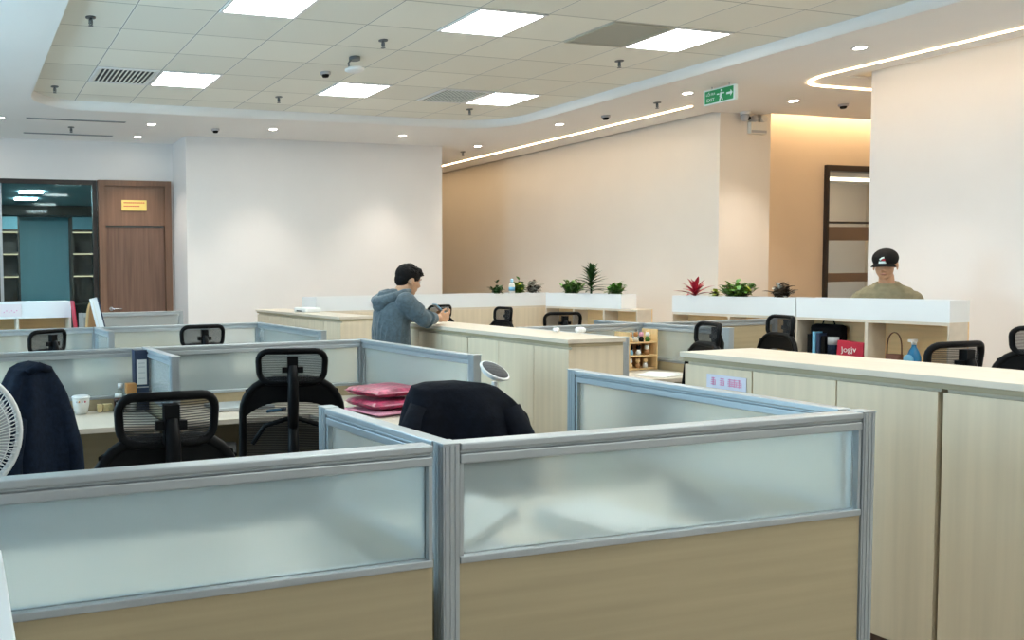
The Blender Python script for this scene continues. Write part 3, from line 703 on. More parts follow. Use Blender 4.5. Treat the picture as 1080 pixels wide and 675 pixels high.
def seat_by_head(hx, hy, rz, label):
    """place a copy so that its headrest stands at (hx, hy)"""
    a = R(rz); bx, byy = -(-0.315) * math.sin(a), -0.315 * math.cos(a)
    o = dup(ch0, (hx - bx, hy - byy, 0), a, label); o.scale = (1, 1, 1)
seat_by_head(1.345, 3.36, -18, 'tall black mesh chair with a tilted headrest at the middle desk')
seat_by_head(0.545, 5.38, 36, 'black mesh chair showing only its headrest beside the orange shelf on the far left')
seat_by_head(1.535, 5.39, 0, 'black mesh chair showing only its headrest in front of the second far partition')
seat_by_head(4.80, 7.80, 6, 'black chair headrest peeking up in front of the hands of the man in the hoodie')
seat_by_head(4.95, 6.91, 86, 'black mesh chair turned sideways under the long far planter')
seat_by_head(4.60, 5.66, -18, 'black mesh chair headrest low in front of the orange cubbies')
seat_by_head(4.35, 4.02, 68, 'black mesh chair turned sideways between the doll shelf and the near right cabinets')
seat_by_head(5.42, 4.42, 70, 'black mesh chair before the cubby with the red calendar')
seat_by_head(3.945, 2.42, -4, 'black mesh chair with a wide headrest at the right, before the spray bottle')
seat_by_head(5.31, 2.86, -60, 'black chair cut by the right picture edge')

# jackets draped over chairs
def drape(name, label, mat, loc, rz, rows, nseg=40, fold=0.012, nf=7, seed=0):
    """rows: (z, half width, half depth, y shift, x shift) from the top down"""
    rnd = random.Random(seed); ph = [rnd.uniform(0, 6.28) for _ in range(4)]
    vs = [(rows[0][4], rows[0][3], rows[0][0] + 0.012)]; fs = []
    R_ = []
    sub = 5
    for i in range(len(rows) - 1):
        for k in range(sub):
            f = k / sub; f2 = f
            R_.append([rows[i][j] * (1 - f2) + rows[i + 1][j] * f2 for j in range(5)])
    R_.append(list(rows[-1]))
    for i, (z, hw, hd, ys, xs) in enumerate(R_):
        dz = (rows[0][0] - z)
        for k in range(nseg):
            a = 2 * PI * k / nseg
            ca, sa = math.cos(a), math.sin(a)
            e = 0.62
            x = hw * abs(ca) ** e * (1 if ca > 0 else -1); y = hd * abs(sa) ** e * (1 if sa > 0 else -1)
            amp = fold * min(1, dz / 0.12)
            w = amp * (math.sin(nf * a + ph[0] + 2.5 * dz) + 0.6 * math.sin((nf + 4) * a + ph[1] - 4 * dz) + 0.4 * math.sin(3 * a + ph[2] + 9 * dz))
            vs.append((x + xs + w * ca * 0.8, y + ys + w * sa * 1.2, z + 0.004 * math.sin(2 * a + ph[3])))
    n = nseg
    for k in range(n): fs.append((0, 1 + k, 1 + (k + 1) % n))
    for i in range(len(R_) - 1):
        for k in range(n): fs.append((1 + i * n + k, 1 + (i + 1) * n + k, 1 + (i + 1) * n + (k + 1) % n, 1 + i * n + (k + 1) % n))
    m = MB(); m.add(vs, fs, True)
    t = thing(name, label, 'jacket', loc, rz)
    return t, m
t, m = drape('navy_jacket', 'dark navy jacket hung over the back of a chair at the left edge', navyj, (0.02, 3.22, 0), R(36),
    [(1.148, 0.035, 0.035, -0.31, 0.03), (1.135, 0.07, 0.05, -0.31, 0.035), (1.06, 0.115, 0.06, -0.32, 0.03), (0.98, 0.15, 0.07, -0.33, 0.02), (0.85, 0.175, 0.08, -0.335, 0.01), (0.70, 0.185, 0.085, -0.335, 0.01), (0.56, 0.19, 0.085, -0.335, 0.01)], seed=3, fold=0.010)
body = m.build('body', navyj, t)
for s in (-1, 1):
    MB().tube([(0.02 + s * 0.10, -0.37, 0.98), (s * 0.135, -0.385, 0.85), (s * 0.14, -0.40, 0.66), (s * 0.135, -0.39, 0.56)], [0.04, 0.05, 0.048, 0.044], 12).build('sleeve', navyj, t)
MB().tube([(-0.02, -0.36, 1.125), (0.03, -0.365, 1.142), (0.08, -0.36, 1.128)], [0.012, 0.016, 0.012], 8).build('collar', navyj, t)
t, m = drape('black_jacket', 'black jacket spread over a chair back in the middle, hiding the chair', blkj, (1.80, 2.86, 0), R(-24),
    [(1.052, 0.11, 0.03, -0.29, -0.03), (1.040, 0.145, 0.05, -0.29, -0.03), (1.00, 0.175, 0.065, -0.30, -0.015), (0.95, 0.20, 0.08, -0.305, 0.0), (0.88, 0.215, 0.09, -0.31, 0.0), (0.74, 0.25, 0.095, -0.31, 0.0), (0.60, 0.255, 0.10, -0.31, 0.0)], seed=11, fold=0.013, nf=6)
m.build('body', blkj, t)
for s in (-1, 1):
    MB().tube([(s * 0.145, -0.33, 0.97), (s * 0.19, -0.355, 0.86), (s * 0.205, -0.36, 0.70), (s * 0.22, -0.35, 0.58)], [0.045, 0.052, 0.05, 0.046], 12).build('sleeve', blkj, t)
# grey mesh headrest with a white rim beside the black jacket
t = thing('desk_fan', 'small white rimmed fan head with grey mesh behind the black jacket', 'fan', (2.11, 3.02, 0))
fm = Matrix.Translation((0, 0, 1.035)) @ Matrix.Rotation(R(-14), 4, 'Z') @ Matrix.Rotation(R(20), 4, 'Y') @ Matrix.Rotation(R(26), 4, 'X')
MB().lathe([(0.058, 0.0), (0.058, 0.006), (0.02, 0.014), (0.0, 0.015)], n=32, M=fm).build('mesh_cover', fangr, t)
MB().tube([tuple(fm @ Vector((0.060 * math.cos(a * PI / 16), 0.060 * math.sin(a * PI / 16), 0.0))) for a in range(32)], 0.006, 8, closed=True).build('rim', whitep, t)
MB().lathe([(0.03, -0.024), (0.052, -0.018), (0.058, -0.004)], n=24, M=fm).build('motor_housing', whitep, t)
MB().tube([(0, 0, 0.99), (0.0, 0.02, 0.80), (0, 0.0, 0.06)], 0.012, 8).build('pole', whitep, t)
MB().lathe([(0.12, 0.0), (0.12, 0.015), (0.03, 0.045), (0.014, 0.07)], n=24).build('base', whitep, t)

# large fan at the left edge
t = thing('pedestal_fan', 'white pedestal fan cut by the left picture edge', 'fan', (-0.015, 2.45, 0))
fc = Matrix.Translation((0, 0, 1.01)) @ Matrix.Rotation(R(8), 4, 'Z') @ Matrix.Rotation(PI / 2, 4, 'X')
def ringp(r, z, n=48): return [tuple(fc @ Vector((r * math.cos(2 * PI * k / n), r * math.sin(2 * PI * k / n), z))) for k in range(n)]
MB().tube(ringp(0.176, 0.0), 0.008, 8, closed=True).tube(ringp(0.176, -0.022), 0.007, 8, closed=True).build('outer_ring', whitep, t)
m = MB()
for k in range(96):
    a = 2 * PI * k / 96
    P = [(r * math.cos(a + tw), r * math.sin(a + tw), z) for r, z, tw in ((0.03, 0.045, 0), (0.09, 0.043, 0.08), (0.15, 0.028, 0.14), (0.175, 0.0, 0.15))]
    m.tube([tuple(fc @ Vector(p)) for p in P], 0.0014, 4)
for r, z in ((0.06, 0.045), (0.10, 0.041), (0.14, 0.032)): m.tube(ringp(r, z, 36), 0.0018, 4, closed=True)
for k in range(48):
    a = 2 * PI * k / 48
    m.tube([tuple(fc @ Vector((r * math.cos(a), r * math.sin(a), z))) for r, z in ((0.04, -0.10), (0.14, -0.07), (0.175, -0.022))], 0.0014, 4)
m.build('wire_guard', whitep, t)
MB().lathe([(0.0, 0.052), (0.03, 0.048), (0.032, 0.04)], n=24, M=fc, caps=False).build('badge', grey_p, t)
m = MB()
for k in range(3):
    a0 = 2 * PI * k / 3
    m.grid(lambda u, v: tuple(fc @ Vector(((0.03 + 0.125 * u) * math.cos(a0 + (v - 0.5) * (0.5 + 1.1 * u)), (0.03 + 0.125 * u) * math.sin(a0 + (v - 0.5) * (0.5 + 1.1 * u)), -0.02 + 0.03 * (v - 0.5)))), 6, 6)
m.build('blades', grey_p, t)
MB().lathe([(0.028, -0.015), (0.05, -0.10), (0.055, -0.17), (0.02, -0.20)], n=24, M=fc).build('motor_housing', whitep, t)
MB().cyl(0, 0.09, 0.03, 0.92, 0.014).build('pole', whitep, t)
MB().lathe([(0.19, 0.0), (0.19, 0.015), (0.06, 0.035), (0.02, 0.06)], 0, 0.09, 32).build('base', whitep, t)

# white board edge very near at the left
t = thing('side_cabinet', 'white topped cabinet corner at the lower left picture edge', 'cabinet', (-0.40, 1.62, 0))
t.location = (-0.46, 0.70, 0)
MB().box(0, 0.515, 0.0, 0.80, 0.0, 0.945).build('body', white_m, t, 0.003)
MB().box(-0.005, 0.52, -0.005, 0.805, 0.945, 0.97).build('top', white_m, t, 0.003)
MB().box(0.03, 0.50, -0.012, -0.001, 0.04, 0.92).build('door', white_m, t, 0.003)

# ------------------------------------------------------------------ things on the desks
def box_thing(name, label, cat, mat, c, s, rz=0, group=None, bevel=0.002):
    o = MB().box(-s[0] / 2, s[0] / 2, -s[1] / 2, s[1] / 2, 0, s[2]).build(name, mat, None, bevel, loc=c, rot=(0, 0, rz)); tag(o, label, cat, group); return o
Dz = 0.7505
t = thing('ring_binder', 'tall navy ring binder with a white spine label standing by the partition', 'binder', (0.905, 4.37, Dz), R(0))
MB().box(-0.035, 0.035, 0, 0.006, 0, 0.315).build('spine', navyb, t)
for s in (-1, 1): MB().box(s * 0.035 - 0.0015, s * 0.035 + 0.0015, 0.0, 0.075, 0, 0.315).build('cover', navyb, t)
MB().box(-0.030, 0.030, 0.0075, 0.073, 0.005, 0.30).build('pages', paper, t)
lb_ = MB().box(-0.026, 0.026, -0.0016, -0.0002, 0.135, 0.265).build('spine_label', paper, t)
m = MB()
for z in (0.245, 0.225, 0.195, 0.165): m.box(-0.017, 0.017, -0.0022, -0.0017, z, z + 0.003)
m.build('label_print', grey_p, lb_)
MB().box(-0.035, 0.035, -0.0012, -0.0002, 0.118, 0.124).build('spine_band', grey_p, t)
t = thing('lidded_mug', 'white ceramic mug with small prints and a white lid', 'mug', (0.585, 4.36, Dz))
MB().lathe([(0.0, 0.0), (0.028, 0.0), (0.036, 0.02), (0.042, 0.05), (0.044, 0.082), (0.040, 0.083), (0.038, 0.03), (0.0, 0.02)], n=28, caps=False).build('cup', cream, t)
MB().lathe([(0.047, 0.083), (0.047, 0.091), (0.038, 0.096), (0.0, 0.097)], n=28).build('lid', whitep, t)
for k, (a, mt) in enumerate(((-2.2, grey_p), (-1.9, orange_m), (-1.55, grey_p), (-1.2, red_m))):
    MB().ball((0.0435 * math.cos(a), 0.0435 * math.sin(a), 0.068), (0.005, 0.005, 0.005), 8).build('print', mt, t)
for i, x in enumerate((0.685, 0.715, 0.738)):
    box_thing('tea_box', ('small pale yellow box nearest the white mug', 'small pale yellow box in the middle by the mug', 'small pale yellow box nearest the dark framed jar')[i], 'box', yel, (x, 4.40, Dz), (0.024, 0.03, 0.04), R(3 * i), 'small yellow boxes')
t = thing('framed_bottle', 'small bottle with a white lid behind a dark edged white label', 'bottle', (0.775, 4.345, Dz))
MB().lathe([(0.0, 0), (0.024, 0.0), (0.024, 0.068), (0.018, 0.078), (0.0, 0.078)], n=20, caps=False).build('glass_body', brown_liq, t)
MB().cyl(0, 0, 0.0785, 0.096, 0.019).build('lid', whitep, t)
MB().box(-0.024, 0.024, -0.028, -0.0245, 0.0, 0.066).build('dark_label', black, t)
MB().box(-0.017, 0.020, -0.0292, -0.0282, 0.008, 0.056).build('white_label', paper, t)
t = thing('clear_bottle', 'slim clear bottle with a pale square cap behind the cork topped jar', 'bottle', (0.80, 4.42, Dz))
MB().lathe([(0.0, 0), (0.018, 0.0), (0.018, 0.09), (0.010, 0.115), (0.0, 0.115)], n=18, caps=False).build('body', clearg, t)
MB().cyl(0, 0, 0.1155, 0.14, 0.0145, n=8).build('cap', whitep, t)
MB().ball((0, 0, 0.03), (0.014, 0.014, 0.028), 10).build('contents', woodm, t)
t = thing('storage_jar', 'cream patterned jar with a tan block lid beside the navy binder', 'jar', (0.845, 4.37, Dz))
MB().lathe([(0.0, 0), (0.026, 0.0), (0.028, 0.01), (0.028, 0.085), (0.0, 0.088)], n=20, caps=False).build('body', cream, t)
MB().box(-0.027, 0.027, -0.027, 0.027, 0.0885, 0.145).build('lid', orange_m, t, 0.004)
MB().box(-0.014, 0.010, -0.0300, -0.0285, 0.058, 0.070).build('print', black, t)
t = thing('laptop', 'closed silver laptop lying on the corner desk behind the tall chair', 'laptop', (1.40, 4.26, Dz), R(3))
MB().box(-0.16, 0.16, -0.11, 0.11, 0.002, 0.012).build('base', grey_p, t, 0.003)
MB().box(-0.16, 0.16, -0.11, 0.11, 0.0125, 0.019).build('lid', alu, t, 0.003)
t = thing('marker_pen', 'blue marker lying on the corner desk behind the tall chair', 'pen', (1.53, 4.05, Dz), R(20))
MB().tube([(-0.06, 0, 0.008), (0.03, 0, 0.008)], 0.0075, 10).build('barrel', blue_b, t)
MB().tube([(0.031, 0, 0.008), (0.065, 0, 0.008)], 0.0085, 10).build('cap', navyb, t)

def file_folder(label, z, w, d, h, rz, mat, seed, off=(0, 0)):
    rnd = random.Random(seed); p = [rnd.uniform(0, 6) for _ in range(3)]
    t = thing('document_folder', label, 'folder', (2.045 + off[0], 3.86 + off[1], Dz + z), rz, 'bulging pink folders on the corner desk')
    def side(sg):
        def fn(u, v):
            x = (u - 0.5) * w; y = (v - 0.5) * d; e = (1 - (2 * u - 1) ** 4) * (1 - (2 * v - 1) ** 4)
            return (x, y, h / 2 + sg * (0.002 + (h / 2 - 0.003) * e ** 0.28 * (0.85 + 0.12 * math.sin(9 * u + p[0]) * math.cos(7 * v + p[1]))))
        return fn
    MB().grid(side(1), 16, 16).grid(side(-1), 16, 16).build('sleeve', mat, t)
    MB().box(-w * 0.40, w * 0.40, -d * 0.44, d * 0.44, h * 0.38, h * 0.6).build('papers', paper, t)
    MB().tube([(-w * 0.5, -d * 0.47, h / 2), (0, -d * 0.505, h / 2 + 0.003), (w * 0.5, -d * 0.47, h / 2)], 0.004, 6).build('zip_edge', pinkl, t)
    return t
file_folder('dark edged clipboard like folder at the bottom of the pink stack', 0.0, 0.33, 0.30, 0.022, R(12), pinkl, 1, (-0.01, -0.02))
file_folder('bulging pink red folder lying in the middle of the stack', 0.0225, 0.31, 0.27, 0.052, R(8), pinkf, 2, (0.0, 0.0))
file_folder('bulging pink red folder on top of the stack, tucked behind the black jacket', 0.075, 0.32, 0.27, 0.055, R(14), pinkf, 5, (0.02, 0.03))
t = thing('green_marker', 'green tipped pen lying left of the pink folders', 'pen', (1.90, 3.98, Dz), R(-10))
MB().tube([(-0.01, 0, 0.007), (0.05, 0, 0.007)], 0.007, 8).build('green_cap', green_p, t)
MB().tube([(-0.07, 0, 0.007), (-0.011, 0, 0.007)], 0.006, 8).build('barrel', grey_p, t)
box_thing('note_pad', 'small pale note pad under the green pen tip', 'pad', paper, (1.83, 3.86, Dz), (0.10, 0.08, 0.006), R(-20))
# papers and folders just behind the foreground glass
for i, (x, y, w, d, z, rz, mt, lb) in enumerate(((1.17, 1.80, 0.22, 0.16, 0.0, 10, grey_p, 'grey document tray blurred behind the right foreground glass'), )):
    t = thing('document_tray', lb, 'tray', (x, y, Dz), R(rz))
    MB().box(-w / 2, w / 2, -d / 2, d / 2, 0, 0.012).build('base', mt, t)
    M_ = Matrix.Translation((0, 0, 0.06)) @ Matrix.Rotation(R(-20), 4, 'Y')
    MB().box(-w / 2, w / 2, -d / 2, d / 2, -0.004, 0.004, M=M_).build('slanted_plate', grey_p, t)
    MB().box(-w / 2, w / 2, -d / 2, d / 2, 0.006, 0.022, M=M_).build('papers', paper, t)
box_thing('paper_stack', 'low white paper stack blurred behind the right foreground glass', 'paper', paper, (1.60, 1.80, Dz), (0.21, 0.29, 0.05), R(6))
t = thing('desk_phone', 'dark low device blurred behind the right end of the foreground glass', 'phone', (2.02, 1.86, Dz), R(-15))
MB().prism([(-0.08, -0.09), (0.08, -0.09), (0.08, 0.09), (-0.08, 0.09)], 0, 0.04).build('body', alu_d, t, 0.006)
MB().tube([(-0.06, -0.08, 0.06), (-0.06, 0.08, 0.06)], 0.02, 10).build('handset', black, t)

# doll shelf on the right hand desk
t = thing('display_shelf', 'three tier natural wood display shelf full of tiny figures', 'shelf', (4.50, 4.80, Dz), R(0))
t.location = (4.44, 4.79, Dz)
for x in (0.0, 0.24): MB().box(x, x + 0.008, 0, 0.14, 0, 0.285 if x else 0.27).build('side_board', woodl, t)
MB().box(0.008, 0.24, 0.132, 0.14, 0, 0.20).build('back_board', woodm, t)
for z in (0.004, 0.098, 0.19): MB().box(0.008, 0.24, 0, 0.132, z, z + 0.009).build('shelf_board', woodl, t)
MB().box(-0.075, -0.001, 0.0, 0.09, 0.085, 0.097).build('side_ledge', woodl, t)
MB().box(-0.075, -0.002, 0.01, 0.09, 0.0, 0.084).build('side_box', basket_m, t)
figs = [(0.03, 0.0135, whitep, woodl), (0.085, 0.0135, woodl, woodm), (0.14, 0.0135, woodl, cream), (0.035, 0.1075, black, blue_l), (0.09, 0.1075, black, whitep), (0.15, 0.1075, cream, woodm),
        (0.03, 0.1995, woodm, woodl), (0.07, 0.1995, orange_m, cream), (0.11, 0.1995, pinkl, black), (0.155, 0.1995, whitep, leaf_g), (-0.035, 0.0975, orange_m, cream)]
where = ['bottom left', 'bottom middle', 'bottom right', 'middle left', 'middle centre', 'middle right', 'top far left', 'top left', 'top centre with a pink head', 'top right in green', 'side ledge']
for (x, z, hm, bm_), w_ in zip(figs, where):
    g_ = thing('figurine', 'tiny figure on the wooden display shelf, ' + w_, 'figurine', (4.44 + x * 1.2, 4.82, Dz + z), 0, 'tiny figures on the wooden shelf')
    MB().lathe([(0.0, 0), (0.015, 0.0), (0.017, 0.02), (0.010, 0.036), (0.0, 0.037)], n=12, caps=False).build('torso', bm_, g_)
    MB().ball((0, 0, 0.050), (0.016, 0.015, 0.016), 12).build('head', hm, g_)
    for s in (-1, 1): MB().ball((s * 0.011, 0, 0.064), (0.006, 0.004, 0.006), 8).build('ear', hm, g_)
t = thing('paper_sheets', 'white sheets lying on the desk before the doll shelf', 'paper', (4.45, 4.52, Dz), R(20))
MB().box(-0.15, 0.15, -0.10, 0.10, 0, 0.004).build('lower_sheet', paper, t)
MB().box(-0.12, 0.16, -0.08, 0.11, 0.0042, 0.007, M=Matrix.Rotation(R(12), 4, 'Z')).build('upper_sheet', paper, t)
# crumpled tissues on the middle worktop
for x, y, r_, lb in ((3.54, 4.42, 0.022, 'smaller crumpled white tissue on the middle worktop, left'), (3.565, 4.24, 0.032, 'larger crumpled white tissue on the middle worktop, right')):
    m = MB(); rnd = random.Random(int(x * 100))
    for k in range(5): m.ball((rnd.uniform(-r_, r_), rnd.uniform(-r_, r_) * 0.6, r_ * 0.62 + rnd.uniform(0, r_ * 0.3)), (r_ * 0.7, r_ * 0.6, r_ * 0.6), 8)
    o = m.build('crumpled_tissue', paper, None, loc=(x, y, 1.0705)); tag(o, lb, 'tissue', 'crumpled tissues')
    o.modifiers.new('remesh', 'REMESH').voxel_size = 0.005
# router on the back cabinet
t = thing('router', 'pale flat router with a black slot on the back cabinet', 'router', (3.62, 8.55, 1.0705))
t.location = (3.52, 8.35, 1.0705)
MB().box(-0.09, 0.09, -0.16, 0.16, 0, 0.045).build('housing', whitep, t, 0.012)
MB().box(-0.092, -0.0905, -0.06, 0.08, 0.006, 0.018).build('front_slot', black, t)
# notice on the near cabinet
t = thing('paper_notice', 'small lavender paper notice with pink lettering on the near right cabinet door', 'notice', (3.158, 2.845, 0.952))
MB().box(-0.0015, 0.0, -0.10, 0.10, -0.03, 0.03).build('sheet', lav, t)
m = MB(); rnd = random.Random(4)
for k, y in enumerate((0.065, 0.02, -0.02, -0.042, -0.066)):
    for q in range(4):
        z = -0.014 + 0.009 * q
        m.box(-0.0024, -0.0016, y - 0.013 + rnd.uniform(0, 0.004), y + 0.013 - rnd.uniform(0, 0.004), z, z + 0.0035)
    m.box(-0.0024, -0.0016, y - 0.002, y + 0.002, -0.017, 0.018); m.box(-0.0024, -0.0016, y - 0.012, y - 0.009, -0.015, 0.005)
m.build('lettering', pinkt, t)

# far left: shelf with white top box, notice, red folder, paddle, slanted board
t = thing('cubby_shelf', 'small shelf with a white top box at the far left edge', 'shelf', (-0.40, 7.10, 0))
MB().box(0, 1.29, 0.30, 0.315, 0, 1.13).build('back_panel', ash_s, t)
for x in (0.0, 0.42, 0.85, 1.27): MB().box(x, x + 0.018, 0, 0.30, 0, 1.13).build('upright', ash_t, t)
for z in (0.04, 0.4, 0.76): MB().box(0.018, 1.27, 0.004, 0.30, z, z + 0.018).build('shelf_board', ash_s, t)
MB().box(0.0, 1.288, -0.004, 0.315, 1.131, 1.265).build('white_box', white_m, t, 0.002)
t = thing('paper_notice', 'pale pink notice with dotted pink lettering on the far left shelf', 'notice', (0.40, 7.094, 1.20))
MB().box(-0.09, 0.09, -0.002, 0.0, -0.05, 0.05).build('sheet', pr('pale_pink_paper', (0.74, 0.66, 0.68), 0.8), t)
m = MB()
for k in range(6): m.box(-0.05 + 0.02 * k, -0.042 + 0.02 * k, -0.003, -0.0022, -0.02 + (0.012 if k in (1, 3, 5) else 0), -0.012 + (0.012 if k in (1, 3, 5) else 0))
m.build('lettering', pinkt, t)
o = MB().box(0, 0.008, 0, 0.20, 0, 0.24).build('red_folder', red_m, None, loc=(0.905, 6.88, 1.03), rot=(0, R(-6), 0)); tag(o, 'thin red folder leaning against the far left shelf end', 'folder')
t = thing('wooden_paddle', 'brown wooden oval paddle standing behind the far left partition', 'wooden paddle', (1.02, 6.80, 0.7505))
MB().prism([(0.042 * math.cos(a), 0.25 + 0.26 * math.sin(a)) for a in [k * PI / 12 for k in range(24)]], -0.014, 0.014, M=Matrix.Translation((0, 0, 0)) @ Matrix.Rotation(PI / 2, 4, 'X')).build('blade', woodm, t, 0.004)
MB().prism([(0.030 + 0.0 * a, 0) for a in ()] or [(0.047 * math.cos(a) - 0.012, 0.25 + 0.262 * math.sin(a)) for a in [k * PI / 12 for k in range(24)]], 0.0145, 0.022, M=Matrix.Rotation(PI / 2, 4, 'X') @ Matrix.Translation((0, 0, -0.038))).build('pale_edge', woodl, t)
t = thing('leaning_board', 'white board with a dark edge leaning at a slant before the walnut door', 'board', (1.16, 6.70, 0.7505))
Mb = Matrix.Translation((0.0, 0, 0.012)) @ Matrix.Rotation(R(-13), 4, 'Y')
MB().box(-0.055, 0.0, -0.02, 0.02, 0.0, 0.55, M=Mb).build('board', white_m, t)
MB().box(0.001, 0.012, -0.02, 0.02, 0.0, 0.545, M=Mb).build('dark_edge', navyb, t)
MB().box(-0.04, -0.034, -0.022, -0.0205, 0.02, 0.53, M=Mb).build('pale_strip', cream, t)

# meeting room: cabinets with lit niches and ceiling lights, seen through the teal glass
for lb, x0, x1 in (('dark brown niche cabinet with lit shelves at the left, behind the teal glass', 0.30, 1.05), ('dark brown niche cabinet with lit shelves at the right, behind the teal glass', 1.93, 2.36)):
    t = thing('niche_cabinet', lb, 'cabinet', (x0, 15.2, 0), 0, 'niche cabinets of the meeting room')
    w = x1 - x0
    MB().box(0, w, 0.30, 0.35, 0, 2.55).build('back_panel', brownc, t)
    for x in (0.0, w - 0.03): MB().box(x, x + 0.03, 0, 0.30, 0, 2.55).build('side_board', brownc, t)
    for z in (0.0, 0.5, 1.0, 1.53, 1.92, 2.52 - 0.22): MB().box(0.03, w - 0.03, 0, 0.30, z, z + 0.03).build('shelf_board', brownc, t)
    for z in (1.50, 1.89, 2.27): MB().box(0.03, w - 0.03, 0.01, 0.03, z, z + 0.022).build('shelf_light', shelf_e, t)
    MB().box(0.03, w - 0.03, 0.0, 0.30, 2.335, 2.55).build('header', teal, t)
for x, y, lb in ((0.95, 13.05, 'square light on the meeting room ceiling, nearer the glass'), (0.95, 14.15, 'square light on the meeting room ceiling, farther from the glass')):
    o = MB().box(-0.02, 0.32, 0, 0.30, 2.765, 2.775).build('meeting_room_light', mroom_e, None, loc=(x, y, 0)); tag(o, lb, 'ceiling light', 'meeting room ceiling lights')

# ------------------------------------------------------------------ items in the cubby shelf
SZ = 0.7355
t = thing('desk_calendar', 'red calendar box with white script on the cubby shelf', 'calendar', (6.53, 4.77, SZ), 0)
MB().box(-0.025, 0.025, -0.105, 0.095, 0, 0.15, M=Matrix.Rotation(R(3), 4, 'X')).build('box', red_m, t, 0.003)
text('Jogjv', 0.062, paper, t, (-0.0300, -0.005, 0.088), (PI / 2, R(-4), -PI / 2))
t = thing('leather_basket', 'brown basket with a thin arched handle on the cubby shelf', 'basket', (6.56, 4.47, SZ))
MB().lathe([(0.055, 0.0), (0.06, 0.02), (0.058, 0.075), (0.05, 0.075), (0.05, 0.02)], n=20, sx=0.8, sy=0.95, caps=False).build('basket', basket_m, t)
MB().tube([(0, 0.052 * math.cos(a), 0.075 + 0.16 * math.sin(a) ** 0.6) for a in [PI * k / 14 for k in range(15)]], 0.0045, 6).build('handle', basket_m, t)
t = thing('spray_bottle', 'blue spray bottle with a round pale label on the cubby shelf', 'bottle', (6.545, 4.325, SZ))
MB().lathe([(0.0, 0), (0.045, 0.0), (0.048, 0.02), (0.046, 0.07), (0.032, 0.11), (0.016, 0.14), (0.015, 0.155), (0.0, 0.155)], n=22, caps=False, sx=0.7).build('body', blue_b, t)
MB().cyl(0, 0, 0.1555, 0.175, 0.016).box(-0.045, 0.02, -0.012, 0.012, 0.175, 0.195).build('spray_head', whitep, t)
MB().ball((-0.036, 0.012, 0.05), (0.008, 0.036, 0.036), 16).build('label', blue_l, t)
t = thing('black_bag', 'black bag at the back of the cubby left of the books', 'bag', (6.625, 5.03, SZ))
MB().box(-0.045, 0.045, -0.14, 0.12, 0, 0.27).build('body', blackc, t, 0.03)
MB().tube([(0, -0.06, 0.27), (0, -0.05, 0.295), (0, 0.03, 0.297), (0, 0.04, 0.27)], 0.006, 6).build('handle', blackc, t)
bk = [(5.09, 0.03, 0.19, black, 'dark book standing leftmost beside the black bag'), (5.05, 0.025, 0.21, blue_l, 'pale blue book standing in the cubby'), (5.015, 0.028, 0.20, navyb, 'dark navy book right of the pale blue one'), (4.975, 0.03, 0.18, black, 'dark book left of the blue pouch')]
for y, w, h, mt, lb in bk:
    t = thing('book', lb, 'book', (6.53, y, SZ), 0, 'books standing in the cubby')
    MB().box(-0.02, 0.0495, -w / 2 + 0.003, w / 2 - 0.003, 0.003, h - 0.004).build('pages', paper, t)
    MB().box(-0.025, 0.05, -w / 2, -w / 2 + 0.0025, 0, h).box(-0.025, 0.05, w / 2 - 0.0025, w / 2, 0, h).box(-0.0255, -0.0225, -w / 2, w / 2, 0, h).build('cover', mt, t)
t = thing('canister', 'canister with a grey upper half and blue lower half beside the red calendar', 'canister', (6.535, 4.912, SZ))
MB().cyl(0, 0, 0, 0.115, 0.038, n=22).build('lower_body', navyj, t)
MB().cyl(0, 0, 0.1155, 0.175, 0.038, n=22).build('upper_body', grey_p, t)

